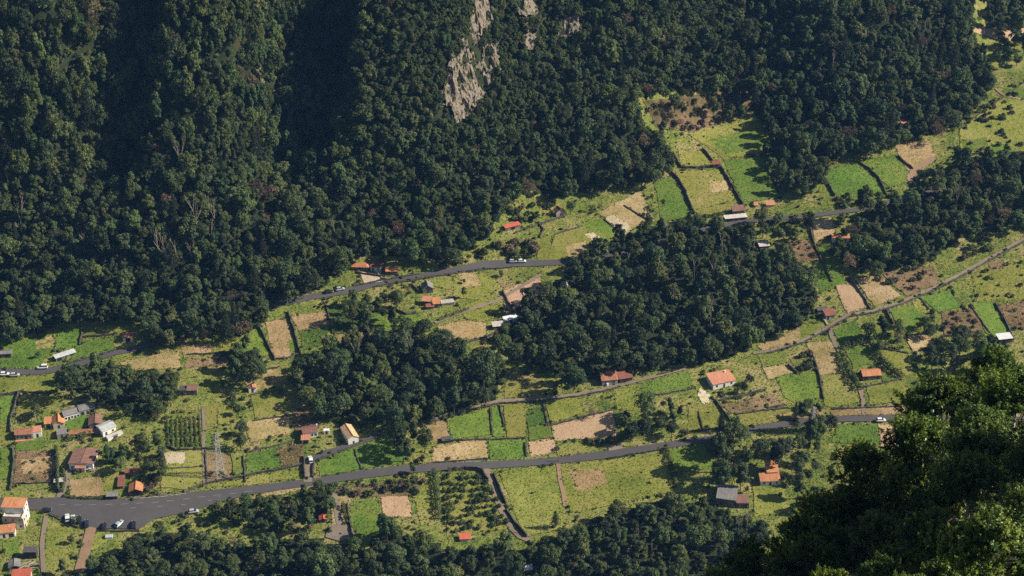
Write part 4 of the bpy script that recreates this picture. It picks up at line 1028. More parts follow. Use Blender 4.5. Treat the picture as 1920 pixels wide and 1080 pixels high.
clump('200,838 232,838 236,874 206,880', 5.8, 'beside the yard of the big brown-roofed house', 'beside the brown-roofed house', [('b', .7), ('o', .3)], (0.79, 1.06))
clump('258,828 302,826 304,880 266,882', 5.8, 'in the shaggy group between the two village plots', 'between the village plots', [('o', .6), ('b', .4)], (0.79, 1.12))
clump('1742,652 1800,626 1870,640 1880,668 1800,690 1746,686', 6.3, 'in the low wood below the white-roofed shed', 'below the white-roofed shed', [('b', 1)], (0.92, 1.25))
clump('1624,618 1690,602 1702,640 1652,656', 5.8, 'in the dark group above the hedged old house', 'above the hedged old house', [('b', .7), ('r', .3)], (0.79, 1.12))
clump('1728,592 1756,588 1762,626 1734,630', 5.6, 'between the tan scrub and the lime field', 'by the tan scrub', [('b', .8), ('o', .2)], (0.73, 0.99))
clump('650,560 746,556 750,598 690,606 652,590', 6.3, 'in the loose group between the upper road and the bright allotment', 'below the upper road', [('b', .6), ('o', .4)], (0.79, 1.19))
clump('1420,404 1516,398 1522,420 1508,440 1430,445', 6.0, 'in the strip below the upper road bend', 'below the road bend', [('b', .85), ('o', .15)], (0.79, 1.12))
clump('282,610 350,600 352,640 296,655 284,640', 6.3, 'over the gap in the upper road', 'over the road gap', [('b', .6), ('o', .4)], (0.86, 1.19))
clump('1328,430 1350,405 1400,420 1400,440', 6.0, 'between the road-bend house and the central wood', 'by the road-bend house', [('b', 1)], (0.79, 1.06))
clump('1225,192 1280,188 1284,236 1236,240', 6.0, 'on the brown scrub shoulder below the forest', 'on the scrub shoulder', [('b', .8), ('r', .2)], (0.66, 0.99))
clump('1330,170 1385,165 1392,212 1340,218', 6.0, 'at the forest tip above the brightest high meadow', 'at the forest tip', [('b', .7), ('o', .3)], (0.79, 1.12))
clump('1865,75 1925,70 1925,118 1870,120', 6.5, 'beside the sandy clearing at the top of the ridge meadow', 'by the sandy clearing', [('b', 1)], (0.92, 1.32))
for kd, px, py, sc, lb, k in (
    ('b', 455, 818, .85, 'round dark tree with a hard shadow beside the pylon plot', 0), ('b', 447, 780, .62, 'smaller round tree just above the dark round one by the pylon', 1),
    ('b', 452, 845, .8, 'dark bushy tree below the other round trees by the pylon', 2), ('b', 72, 672, .35, 'small dark tree alone in the meadow above the parked van', 0),
    ('o', 140, 985, .5, 'small leafy tree beside the dirt track gate', 1), ('b', 134, 1020, .5, 'small rounded tree casting a shadow on the lower pasture', 3),
    ('b', 120, 1078, .75, 'tree filling the bottom corner beside the dirt track', 4), ('b', 385, 966, .3, 'small round bush-like tree on the verge below the car park', 1),
    ('f', 1243, 405, .55, 'slim umbrella pine standing alone on the green strip below the forest', 0), ('e', 1778, 372, .95, 'tall pale-stemmed eucalyptus rising over the far wood', 0),
    ('e', 1760, 368, .8, 'second pale-stemmed eucalyptus over the far wood, a little shorter', 1), ('p', 1041, 990, .62, 'thin tiered conifer standing clear of the wood on the big meadow', 0),
    ('p', 1360, 900, .9, 'tallest dark conifer beside the main road near the grey ruin', 1), ('p', 1366, 852, .85, 'dark conifer whose crown crosses the main road', 0),
    ('b', 1070, 402, .75, 'rounded dark tree beside the steep-roofed house', 2), ('b', 1700, 640, .5, 'dark tree at the corner of the hedged garden', 3),
    ('b', 1395, 738, .55, 'dark tree in the garden below the salmon-roofed house', 1), ('b', 1405, 722, .6, 'dark tree behind the salmon-roofed house', 2), ('o', 1380, 740, .45, 'pale leafy tree in the salmon house garden', 0),
    ('r', 1112, 785, .8, 'bare greyish tree standing beside the big tan field', 0), ('r', 1108, 398, .6, 'leafless brown tree below the forest edge', 1), ('r', 1125, 396, .55, 'second leafless brown tree below the forest edge', 0),
    ('r', 1398, 455, .75, 'rust-brown leafless tree at the edge of the central wood', 1), ('r', 745, 556, .6, 'leafless grey tree below the upper road near the orange roofs', 0), ('r', 765, 553, .6, 'leafless grey tree beside the ruins', 1),
    ('r', 295, 790, .6, 'brown twiggy tree beside the village grove', 0), ('r', 385, 640, .65, 'brown twiggy tree under the forest by the road gap', 1), ('r', 345, 612, .7, 'brown twiggy thicket tree at the forest foot', 0),
    ('o', 60, 790, .55, 'olive-green tree behind the orange cottage', 1), ('b', 70, 782, .7, 'dark tree throwing a long shadow behind the orange cottage', 0),
    ('o', 625, 860, .27, 'pale bushy tree in front of the whitewashed house', 0), ('o', 604, 852, .27, 'second pale bushy tree in front of the whitewashed house', 1), ('b', 628, 832, .27, 'dark tree between the two white houses', 1),
    ('b', 775, 890, .5, 'dark shrubby tree leaning over the road verge', 3), ('b', 765, 922, .55, 'dark bush-tree below the road beside the meadow', 4), ('b', 705, 925, .4, 'low dark tree in the scrub strip below the road', 0),
    ('b', 740, 1005, .7, 'spreading tree in front of the tan ploughed plot', 2), ('o', 985, 420, .6, 'leafy tree by the thin red roof', 0), ('b', 1005, 415, .7, 'dark tree above the thin red roof', 3),
    ('b', 870, 560, .5, 'dark tree beside the rubble ruin', 1), ('b', 940, 520, .35, 'low round tree below the upper road bend', 2), ('b', 870, 532, .3, 'small dark tree with a crisp shadow below the upper road', 0),
    ('r', 1510, 948, .55, 'bare grey tree below the dim garden wood', 0), ('b', 1462, 262, .5, 'dark tree between the high meadow and the forest', 2),
    ('b', 1400, 925, .3, 'small dark tree on the grass beside the grey ruin', 1), ('b', 1462, 935, .35, 'small dark tree below the vivid orange house', 3)):
    lone(kd, px, py, sc, lb, None, k)
def bush(px, py, sc, k, label, group, name='shrub'):
    o = tag(link(name, BUSH[k], None, at(px, py)), label, 'shrub', group); o.rotation_euler = (0, 0, random.uniform(0, 6.28)); o.scale = (sc, sc, sc * random.uniform(.8, 1.15)); return o
# bushy orchard in rows
OR = P('832,895 902,893 950,985 842,1000')
for r in range(9):
    t = r / 8
    for c in range(9):
        s = c / 8; a = (832 + 10 * t, 897 + 100 * t); b = (904 + 46 * t, 896 + 86 * t)
        if random.random() < .88: bush(a[0] + (b[0] - a[0]) * s + random.uniform(-3, 3), a[1] + (b[1] - a[1]) * s + random.uniform(-3, 3), random.uniform(.75, 1.35), random.choice((0, 0, 1, 2)), 'dark fruit bush planted in the rows of the walled orchard', 'bushes of the walled orchard', 'fruit_bush')
def bushes(poly, n, ks, label, group, sc=(.7, 1.5)):
    q = P(poly); x0, x1 = min(p[0] for p in q), max(p[0] for p in q); y0, y1 = min(p[1] for p in q), max(p[1] for p in q); c = 0
    while c < n:
        a, b = random.uniform(x0, x1), random.uniform(y0, y1)
        if inside(np.array([a]), np.array([b]), q)[0]: bush(a, b, random.uniform(*sc), random.choice(ks), label, group); c += 1
bushes('1010,470 1000,440 930,460 860,480 800,500 830,508 905,488 1000,486', 26, (0, 0, 1, 2, 3), 'scrubby bush on the bank between the forest and the upper road', 'bushes on the forest bank', (1.0, 2.2))
bushes('890,330 960,330 985,400 940,410 900,380', 22, (4, 4, 2, 3), 'yellow-green bush on the pale slope at the forest edge', 'yellow-green bushes', (1.0, 1.9))
bushes('940,380 1040,380 1035,420 960,415', 14, (2, 3, 0, 4), 'mixed bush on the slope above the thin red roof', 'bushes above the red roof', (.9, 1.7))
bushes('1210,200 1320,190 1400,175 1420,205 1300,250 1235,240', 26, (3, 3, 2, 0), 'brownish bush on the scrub shoulder below the forest', 'bushes on the scrub shoulder', (.9, 1.8))
bushes('1560,370 1660,360 1680,370 1610,388 1540,396', 16, (0, 2, 3), 'bush on the bank between the bright fields and the road', 'bushes above the upper road', (.9, 1.6))
bushes('1640,520 1760,495 1800,470 1900,440 1900,455 1780,520 1680,560', 22, (0, 2, 3, 3), 'scrub bush on the bank above the long stone path', 'bushes above the stone path', (.9, 1.8))
bushes('1690,340 1740,325 1750,345 1700,360', 8, (0, 4), 'bush beside the winding dirt track', 'bushes by the dirt track', (.8, 1.4))
bushes('1485,660 1515,655 1530,690 1500,695', 9, (2, 3, 0), 'bush in the little hollow below the long path', 'bushes in the hollow', (1, 1.7))
bushes('640,905 800,896 780,930 650,932', 24, (0, 2, 3), 'scrubby bush on the strip below the main road', 'bushes below the main road', (.8, 1.6))
bushes('1040,845 1140,838 1180,826 1120,824 1060,838', 12, (0, 2, 3), 'bush on the verge between the ploughed plot and the main road', 'bushes on the verge', (.8, 1.5))
bushes('505,1000 560,1000 640,1000 630,985 520,985', 8, (3, 2), 'dry bush beside the gravel yard', 'bushes by the gravel yard', (.8, 1.4))
bushes('550,775 600,792 640,800 720,800 640,790 580,770', 14, (3, 2, 0), 'dry brown bush behind the white houses', 'bushes behind the white houses', (.9, 1.6))
bushes('1800,205 1870,170 1900,215 1830,240', 22, (2, 3, 4), 'low grey-green bush on the far ridge meadow', 'bushes on the ridge meadow', (.8, 1.5))
bushes('1835,200 1920,165 1920,280 1810,285 1800,250', 22, (2, 3, 0, 4, 0), 'grey-green scrub bush on the far ridge terraces', 'scrub of the ridge terraces', (.6, 1.5))
bushes('1820,510 1920,492 1920,560 1830,565', 16, (2, 0, 4), 'small bush on the bright plots above the far stone path', 'bushes of the bright far plots', (.5, 1.1))
bushes('1765,588 1828,582 1840,620 1772,630', 16, (3, 3, 2), 'brown bush in the tan scrub plot below the stone path', 'bushes of the tan scrub plot', (.6, 1.2))
bushes('1465,458 1510,450 1536,486 1500,492', 8, (3, 3, 2), 'brown bush on the round fallow plot beside the central wood', 'bushes of the round fallow plot', (.5, 1.0))
bushes('260,900 300,890 300,920 268,925', 8, (2, 3), 'brown bush between the open shed and the allotment', 'bushes by the open shed', (.8, 1.5))
bushes('400,945 470,955 430,990 360,985', 10, (0, 2, 4), 'bush on the dry verge below the road bend', 'bushes on the dry verge', (.8, 1.6))

# ------------------------------------------------------------------ hedges
def hedge(label, pts, h, wdt, k='leaf'):
    q = P(pts); x, y = hit([p[0] for p in q], [p[1] for p in q]); Pn, Nn = [], []
    for i in range(len(x) - 1):
        L = math.hypot(x[i + 1] - x[i], y[i + 1] - y[i]); n = int(L * h * 26); t = rng.uniform(0, 1, n); a = rng.uniform(-.25, math.pi + .25, n)
        ex, ey = (x[i + 1] - x[i]) / L, (y[i + 1] - y[i]) / L; rr = 1 + .18 * np.sin(t * L * 1.3) + .12 * np.sin(t * L * 3.1 + 1)
        o = np.cos(a) * wdt / 2 * rr; px = x[i] + ex * t * L - ey * o; py = y[i] + ey * t * L + ex * o
        Pn.append(np.stack([px, py, G(px, py) + np.maximum(.1, (np.sin(a) * .35 + .65) * h * rr * np.where(np.abs(np.cos(a)) > .8, rng.uniform(.2, 1, n), 1))], 1))
        Nn.append(np.stack([-ey * np.cos(a), ex * np.cos(a), np.sin(a) + .3], 1) + rng.normal(0, .5, (n, 3)))
    Pn = np.concatenate(Pn); v, f = cards(Pn, np.concatenate(Nn), rng.uniform(.2, .4, len(Pn)), rng)
    tag(link('hedge', mesh('hedge', v, f, M[k], {'tint': ('FACE', np.clip(rng.normal(.4, .2, len(Pn)), 0, 1))})), label, 'hedge')
for lb, pts, h, wd in (('tall dark hedge curving down from the stone path past the old house', '1578,660 1588,692 1600,715 1614,734', 3.0, 2.2), ('tall dark hedge over the top of the small square lawn', '1582,654 1606,646 1630,640', 2.6, 1.8),
                       ('tall dark hedge running diagonally below the small square lawn', '1632,642 1644,668 1664,690 1692,710', 2.8, 2.0), ('thick dark hedge down the side of the bushy orchard', '815,887 818,920 822,975', 2.4, 2.2),
                       ('dark hedge between the leafy plot and the bright allotment', '684,592 686,608 685,624', 2.4, 1.8), ('ragged dark hedge between the big meadow and the deep green field', '1250,843 1256,868 1266,912', 2.0, 1.5),
                       ('dark hedge beside the deep green square field', '643,948 647,968 652,985', 1.8, 1.4), ('clipped green hedge beside the driveway', '117,880 122,898 117,925', 1.6, 1.2),
                       ('dark green hedge behind the big brown-roofed house', '128,826 150,821 172,815', 1.9, 1.4), ('low clipped hedge along the back of the car park', '130,934 160,936 198,936', 1.2, 1.0),
                       ('narrow green hedge column above the round tree by the pylon', '437,738 437,752 440,770', 2.6, 2.4), ('dark hedge at the edge of the driveway wall', '106,846 108,880 109,922', 2.6, 1.2),
                       ('shrub hedge along the foot of the high meadows above the upper road', '1300,412 1340,406 1362,400', 1.6, 1.4), ('hedge above the path across the tan terrace', '822,602 850,592 880,580', 1.3, 1.0)): hedge(lb, pts, h, wd)
# vineyard trellis rows
for r in range(8):
    s = r / 7; a = (314 + 60 * s, 789 - 9 * s); b = (316 + 62 * s, 838 - 1 * s)
    hedge('low leafy row of the trellised vineyard beside the grove', f'{a[0]:.1f},{a[1]:.1f} {(a[0]+b[0])/2:.1f},{(a[1]+b[1])/2:.1f} {b[0]:.1f},{b[1]:.1f}', .8, .8, 'limeleaf')
    o = bpy.context.scene.objects[-1]
for o in COL.objects:
    if o.get('label') == 'low leafy row of the trellised vineyard beside the grove': o.name = 'vine_row'; o['category'] = 'vine row'; o['group'] = 'rows of the vineyard'

# ------------------------------------------------------------------ pale dead trees and tall bare stems
def bare(px, py, k, sc, label, mt=None, lean=(0, 0)):
    o = tag(link('bare_tree', (TWIG if mt == 't' else BAREM)[k], None, at(px, py)), label, 'tree'); o.scale = (sc * .5, sc * .5, sc * 1.05); o.rotation_euler = (lean[0], lean[1], random.uniform(0, 6.28)); return o
for px, py, k, sc, lb in ((396, 470, 0, 1.5, 'pale forked dead tree halfway up the shaded slope'), (312, 512, 1, 1.9, 'tall pale bare-stemmed tree near the foot of the shaded slope'), (300, 500, 2, 1.8, 'tall leaning bare tree beside the pale-stemmed pair'),
                          (335, 508, 0, 1.6, 'slender bare tree lower on the shaded slope'), (360, 500, 1, 1.2, 'thin bare stems at the foot of the slope'), (17, 352, 2, 1.0, 'pale dead stem at the edge of the shaded slope'),
                          (1722, 96, 1, 1.6, 'white skeleton of a dead tree in the upper forest'), (1737, 88, 2, 1.4, 'second bleached dead tree in the upper forest'), (1660, 130, 0, .9, 'small bleached snag in the upper forest'),
                          (1352, 505, 0, 1.9, 'tall pale-branched dead tree over the central wood'), (1335, 545, 2, 1.7, 'slim pale leaning trunk in the central wood'), (1382, 530, 1, 1.4, 'pale bare stems at the back of the central wood'), (1412, 480, 2, 1.0, 'bleached branches beside the rust-brown tree'),
                          (1300, 530, 1, 1.3, 'bare pale stem inside the central wood'), (772, 680, 0, 1.7, 'tall thin bare tree rising from the rounded wood'), (668, 690, 1, 1.4, 'bare pale stems on the rounded wood rim'), (700, 660, 2, 1.3, 'thin bare tree against the bright allotment'), (652, 718, 2, .9, 'curved pale snag in the rounded wood'), (690, 718, 0, .9, 'short pale snag low in the rounded wood'),
                          (1157, 1010, 0, 1.0, 'forked white dead branch in the bottom wood'), (1197, 1032, 1, 1.1, 'thin white stem in the bottom wood'), (1222, 1048, 2, .8, 'slanting white stem in the bottom wood'), (1383, 1010, 1, 1.5, 'slim leaning bare trunk in front of the grey ruin'), (1398, 1006, 2, 1.4, 'second bare trunk in front of the grey ruin'),
                          (1015, 1000, 2, .9, 'spindly bare tree on the big meadow edge'), (160, 470, 1, 1.0, 'pale bare stem low on the shaded slope'), (500, 380, 2, 1.0, 'faint pale stem on the mid slope'),
                          (372, 455, 1, 2.3, 'pale skeleton tree beside the forked dead tree on the shaded slope'), (405, 440, 2, 1.9, 'bleached upright stem right of the forked dead tree'), (42, 440, 0, 1.8, 'lone pale stem low at the edge of the shaded slope'), (340, 330, 1, 1.7, 'thin pale tree high on the shaded slope'), (275, 210, 2, 1.6, 'small pale stem near the top of the shaded slope'),
                          (1330, 620, 0, 1.7, 'pale leaning stem in the lower half of the central wood'), (1250, 470, 2, 1.8, 'slender pale stem at the upper rim of the central wood'), (1790, 400, 1, 1.7, 'white stem below the pale eucalyptus pair'), (1560, 150, 2, 1.5, 'pale snag in the middle of the upper forest')): bare(px, py, k, sc, lb)

# ------------------------------------------------------------------ pylons, poles
def pylon(px, py, h, bw, label, arms):
    o = empty('lattice_pylon', at(px, py), .35); tag(o, label, 'pylon'); m = MB(); n = 9
    def cor(f): q = bw / 2 * (1 - f) + .28 * f; return [(q, q), (-q, q), (-q, -q), (q, -q)]
    for k in range(n):
        f0 = 1 - (1 - k / n) ** 1.25; f1 = 1 - (1 - (k + 1) / n) ** 1.25; A = cor(f0); B = cor(f1)
        for i in range(4):
            j = (i + 1) % 4
            m.bar((*A[i], f0 * h), (*B[i], f1 * h), .10, n=4); m.bar((*A[i], f0 * h), (*B[j], f1 * h), .06, n=4); m.bar((*A[j], f0 * h), (*B[i], f1 * h), .06, n=4); m.bar((*A[i], f0 * h), (*A[j], f0 * h), .05, n=4)
    m.build('lattice_mast', M['steel'], o)
    for z, L in arms:
        a = MB(); 
        for s in (-1, 1): a.bar((0, .25, z), (s * L, 0, z + .1), .07, n=4); a.bar((0, -.25, z), (s * L, 0, z + .1), .07, n=4); a.bar((0, 0, z + .8), (s * L, 0, z + .1), .06, n=4)
        ar = a.build('crossarm', M['steel'], o)
        for s in (-1, 1): MB().bar((s * L, 0, z + .1), (s * L, 0, z - .7), .08, n=6).build('insulator', M['glass'], ar)
    for i, (a, b) in enumerate(cor(0)): MB().box(a - .35, a + .35, b - .35, b + .35, -.8, .25).build('footing', M['concrete'], o)
pylon(414, 892, 21, 3.4, 'tall grey lattice pylon standing in the plot beside the round trees', ((19.2, 1.8), (16.6, 2.4), (14.2, 1.8)))
pylon(1521, 812, 13, 2.2, 'smaller lattice pylon among dark trees beside the main road', ((12, 1.4), (10.2, 1.8)))
def pole(px, py, h, label, mat='polewood', arm=True):
    o = empty('utility_pole', at(px, py), random.uniform(-.5, .5)); tag(o, label, 'pole'); MB().bar((0, 0, -.8), (0, 0, h), .17, .11, 8).build('shaft', M[mat], o)
    if arm:
        a = MB(); a.box(-.8, .8, -.06, .06, h - .5, h - .36); c = a.build('crossarm', M[mat], o)
        for s in (-.7, 0, .7): MB().bar((s, 0, h - .36), (s, 0, h - .1), .06, n=6).build('insulator', M['lamp'], c)
for px, py, h, lb, mt in ((347, 925, 11, 'utility pole beside the roadside wall below the allotment', 'concrete'), (376, 800, 9, 'thin pole at the corner of the vineyard', 'polewood'), (68, 791, 5, 'pale pole behind the salmon-roofed house', 'concrete'), (22, 803, 5, 'pale pole beside the dark curving wall', 'concrete'),
                          (866, 895, 4, 'thin post on the road verge above the orchard', 'polewood'), (1048, 866, 4, 'short post at the start of the twin track', 'polewood'), (1399, 846, 9, 'brown pole beside the road near the tall conifers', 'polewood'), (1467, 592, 3.5, 'pale post in front of the central wood', 'concrete')):
    pole(px, py, h, lb, mt, h > 6)

# ------------------------------------------------------------------ cars
def carpaint(name, c):
    m, t = newmat(name); p = oco(t); r = ramp(t, [(0.2, tuple(a * .93 for a in c)), (0.8, c)]); t.links.new(noise(t, p, 3, 2), r.inputs[0]); finish(t, r.outputs[0], .28, .6); return m
PAINT = {'white': carpaint('white_paint', (.80, .80, .79)), 'dark': carpaint('dark_paint', (.022, .024, .03)), 'silver': carpaint('silver_paint', (.45, .47, .5)), 'blue': carpaint('dark_blue_paint', (.02, .03, .06)), 'teal': carpaint('pale_teal_paint', (.36, .46, .47))}
def loft(mb, secs):                              # secs: (x, z0, z1, half width), chamfered
    rings = []
    for x, z0, z1, hw in secs:
        c = min(.12, (z1 - z0) * .35, hw * .35); rings.append([(x, -hw + c, z0), (x, hw - c, z0), (x, hw, z0 + c), (x, hw, z1 - c), (x, hw - c, z1), (x, -hw + c, z1), (x, -hw, z1 - c), (x, -hw, z0 + c)])
    V = [p for r in rings for p in r]; n = 8; F = []
    for k in range(len(rings) - 1):
        for i in range(n): j = (i + 1) % n; F.append((k * n + i, k * n + j, (k + 1) * n + j, (k + 1) * n + i))
    F += [tuple(range(n))[::-1], tuple(range((len(rings) - 1) * n, len(rings) * n))]
    mb.add(V, F)
CAR = {}
def car(px, py, qx, qy, col, label, van=False, name='parked_car', cat='car'):
    (x0, y0, z0), (x1, y1, z1) = at(px, py), at(qx, qy); rz = math.atan2(y1 - y0, x1 - x0)
    o = empty(name, (x0, y0, z0 + .40), rz); tag(o, label, cat, 'vehicles parked and driving in the valley')
    o.rotation_euler = (0, -math.atan2(z1 - z0, math.hypot(x1 - x0, y1 - y0)), rz)
    key = (col, van)
    if key not in CAR:
        b = MB(); L = 2.3 if van else 2.05; hz = 1.05 if van else .93
        loft(b, [(-L, .42, .72, .70), (-L + .1, .3, hz - .04, .8), (-L + .7, .24, hz, .86), (0, .22, hz, .87), (L - .95, .24, hz - .05, .86), (L - .25, .28, hz - .2, .8), (L, .4, .62, .68)])
        g = MB(); t = 1.85 if van else 1.45
        loft(g, [(-L + .12, hz - .1, hz - .02, .74), (-L + (.2 if van else .6), hz - .1, t - .06, .66 if not van else .76), (.25, hz - .1, t - .03, .68), (1.15, hz - .12, hz - .02, .74)])
        r = MB(); loft(r, [(-L + (.22 if van else .65), t - .07, t, .62 if not van else .72), (-.4, t - .05, t + .03, .66), (.3, t - .07, t, .62)])
        CAR[key] = [(mesh('body', b.v, b.f, PAINT[col]), 'body'), (mesh('windows', g.v, g.f, M['glass']), 'glasshouse'), (mesh('roof', r.v, r.f, PAINT[col]), 'roof')]
        CAR[key].append([])
        for sx in (-1, 1):
            for sy in (-1, 1):
                w_ = MB().cyl((0, 0, 0), (0, 1, 0), .32, .2, 14); k_ = MB().cyl((0, 0, 0), (0, 1, 0), .19, .22, 10)
                CAR[key][3].append(((sx * (L - .75), sy * .78, .32), mesh('tyre', w_.v, w_.f, M['tyre']), mesh('rim', k_.v, k_.f, M['rim'])))
        h_ = MB().box(-.04, .06, -.16, .16, -.07, .07); CAR[key].append((mesh('headlight', h_.v, h_.f, M['lamp']), L))
    d = CAR[key]
    for me, nm in d[:3]: link(nm, me, o)
    for p, ty, ri in d[3]: t_ = link('wheel', ty, o, p); link('rim', ri, t_)
    for s in (-1, 1): link('headlight', d[4][0], o, (d[4][1] - .1, s * .5, .66))
    return o
for a in ((88, 960, 95, 959, 'dark', 'black car on the road edge beside the tall three-storey house'), (126.5, 974, 126, 966, 'white', 'white car nearer the retaining wall of two side by side in the car park'), (137.5, 976, 137, 968, 'white', 'white car next to a dark car, of two white ones side by side'),
          (149.5, 977, 149, 969, 'dark', 'dark car parked directly beside the white pair'), (163, 985, 162.5, 977, 'blue', 'dark blue car at the top of the dirt track'), (196, 990, 197, 982, 'dark', 'black car parked at the low kerb wall of the car park'),
          (224, 985, 230, 979, 'teal', 'pale teal car parked at a slant by the kerb wall'), (251, 987, 251, 979, 'dark', 'black car at the end of the kerb wall near the trees'), (363, 962, 370, 961, 'silver', 'silver car partly behind a bush on the car park edge'),
          (582.5, 865, 581, 858, 'white', 'white car standing in the lane below the whitewashed house'), (162, 882, 172, 880, 'silver', 'silver car in the yard of the big brown-roofed house'), (154, 879, 162, 877.5, 'white', 'white car half under the orange porch roof'),
          (617, 550, 626, 548.5, 'dark', 'black car on the verge of the upper road'), (638, 545, 648, 543, 'silver', 'pale blue-grey car on the verge behind the black car'),
          (9, 704.5, 18, 704, 'white', 'white car on the upper road at the edge of the view'), (28, 706, 37, 705.5, 'silver', 'silver car close behind the white one at the edge of the view'), (1651, 791, 1660, 790.5, 'white', 'white car driving alone on the main road')): car(*a)
car(80, 692, 72, 692.5, 'white', 'white van coming along the upper road past the silver shed', True, 'van', 'van')
car(962, 493, 970, 492.6, 'silver', 'pale car on the upper road bend, behind the other one')
car(978, 492.5, 986, 492.3, 'white', 'white car on the upper road bend, ahead of the other one')

# ------------------------------------------------------------------ small things
def sign(px, py, label):
    o = empty('road_sign', at(px, py), -.3); tag(o, label, 'road sign'); MB().bar((0, 0, -.3), (0, 0, 2.4), .05, n=6).build('post', M['steel'], o); MB().box(-.35, .35, -.08, -.05, 1.7, 2.4).build('sign_plate', M['white'], o)
sign(411, 940, 'small white road sign at the road bend past the car park')
lg = MB()
for k in range(16):
    a = random.uniform(-.5, .9); x = random.uniform(-1.6, 1.6); y = random.uniform(-1, 1); z = .12 + random.uniform(0, .5); lg.bar((x - math.cos(a) * 1.3, y - math.sin(a) * 1.3, z), (x + math.cos(a) * 1.3, y + math.sin(a) * 1.3, z + random.uniform(-.1, .25)), .09, n=6)
o = lg.build('log_pile', M['palebark']); o.location = at(52, 1062); o.scale = (1.6,) * 3; tag(o, 'heap of pale cut logs beside the tumbledown shed', 'log pile')
wt = MB().cyl((0, 0, .55), (0, 0, 1), .62, 1.1, 14).cyl((0, 0, 1.14), (0, 0, 1), .66, .08, 14); o = wt.build('water_tank', M['white']); o.location = at(1138, 722); tag(o, 'small white water tank in front of the half hidden house', 'water tank')
gh = MB(); gh.box(-1.3, 1.3, -1, 1, -.3, .9); gh.slab([(-1.35, -1.05, .9), (1.35, -1.05, .9), (1.35, 0, 1.5), (-1.35, 0, 1.5)], .05); gh.slab([(-1.35, 0, 1.5), (1.35, 0, 1.5), (1.35, 1.05, .9), (-1.35, 1.05, .9)], .05)
o = empty('greenhouse', at(205, 1008), .1); tag(o, 'small pale glass frame in the grass below the kerb wall', 'greenhouse'); gh.build('glass_cover', RT['metal', 0], o); MB().bar((-1.35, 0, 1.55), (1.35, 0, 1.55), .05, n=5).build('ridge_bar', M['steel'], o)
o = empty('guard_rail', at(882, 867.5), .06); tag(o, 'short white roadside rail on the upper edge of the main road', 'guard rail')
for s in (-1.6, 0, 1.6): MB().bar((s, 0, -.3), (s, 0, 1.0), .07, n=6).build('post', M['white'], o)
MB().box(-1.9, 1.9, -.12, -.06, .55, .95).build('rail', M['white'], o)
# ------------------------------------------------------------------ hillside forest (one mass) and undergrowth
pts, sc_, ro_, ix_ = [], [], [], []
KEYS = sorted(PROTO); PROT = [PROTO[k] for k in KEYS]; KI = {k: i for i, k in enumerate(KEYS)}
def addtree(x, y, z, s, kd, st=1.0):
    c = [k for k in KEYS if k[0] == kd] or [k for k in KEYS if k[0] == 'b']
    pts.append((x, y, z)); sc_.append((s, s, s * st * random.uniform(.85, 1.3))); ro_.append((random.uniform(-.05, .05), random.uniform(-.05, .05), random.uniform(0, 6.28))); ix_.append(KI[random.choice(c)])
HEXC = TEX + CLIFF
TALL = P('-80,-90 600,-90 640,250 480,330 300,300 -80,360')
SMALL = P('690,-90 1110,-90 1110,120 960,250 820,255 690,180')
for poly, sp, mixk, sr in ((F1, 5.7, [('b', .62), ('o', .22), ('r', .04), ('e', .08), ('p', .04)], 1.14), (F2, 6.2, BM, 1.1), (F3, 6.8, [('b', .68), ('o', .28), ('r', .04)], 1.25), (F4, 7, BM, 1.3)):
    x, y, z, rr = sample(poly, sp, 8, .8 if poly is F1 else 1, excl=HEXC, small=SMALL if poly is F1 else None, tall=TALL if poly is F1 else None)
    tl_ = inside(*proj(x, y, z + 5)[:2], TALL)
    for i in range(len(x)): addtree(x[i], y[i], z[i], rr[i] * sr * random.uniform(.92, 1.1) * (.84 if tl_[i] else 1), random.choices([m[0] for m in mixk], [m[1] for m in mixk])[0], 1.45 if tl_[i] else 1)
for x, y, z, s, kd in REST: addtree(x, y, z, s, kd)
scatter('forest', pts, sc_, ro_, ix_, PROT)
from collections import Counter; print(Counter(o.name.split('.')[0] for o in COL.objects if o.get('category') == 'tree')); print('FOREST', len(pts), 'TREES', sum(1 for o in COL.objects if o.get('category') == 'tree'))
# undergrowth: low clumps along walls, field edges and scrub
bp = [o for o in COL.objects if o.name.startswith('shrub')]; bpro = []
for k in range(5):
    q = [o for o in bp if o.data == BUSH[k]]
    if q: bpro.append(q[0])
up, us, ur, ui = [], [], [], []
def addb(x, y, s, k):
    up.append((x, y, float(G(x, y)) - .1)); us.append((s * random.uniform(.8, 1.3), s * random.uniform(.8, 1.3), s * random.uniform(.7, 1.1))); ur.append((0, 0, random.uniform(0, 6.28))); ui.append(k % len(bpro))
for S in WALLS:
    for x, y in S:
        if random.random() < .30: addb(x + random.uniform(-1.2, 1.2), y + random.uniform(-.2, 1.6), random.uniform(.3, .75), random.choice((0, 0, 1, 2, 2, 3)))
for ty, q in FLD:
    if ty in 'BMVL':
        a, b = hit([p[0] for p in q], [p[1] for p in q]); ar = .5 * abs(np.dot(a, np.roll(b, 1)) - np.dot(b, np.roll(a, 1))); n = int(ar * {'B': .06, 'M': .045, 'V': .05, 'L': .006}[ty])
        if ar > 20000: continue
        x = rng.uniform(a.min(), a.max(), n * 3); y = rng.uniform(b.min(), b.max(), n * 3); k = inside(x, y, list(zip(a, b)))
        for i in np.nonzero(k)[0][:n]: addb(x[i], y[i], random.uniform(.25, .6) * (1.3 if ty == 'B' else 1), random.choice({'B': (3, 3, 2, 0), 'M': (0, 2, 4, 3), 'V': (0, 1, 4), 'L': (0, 2, 4)}[ty]))
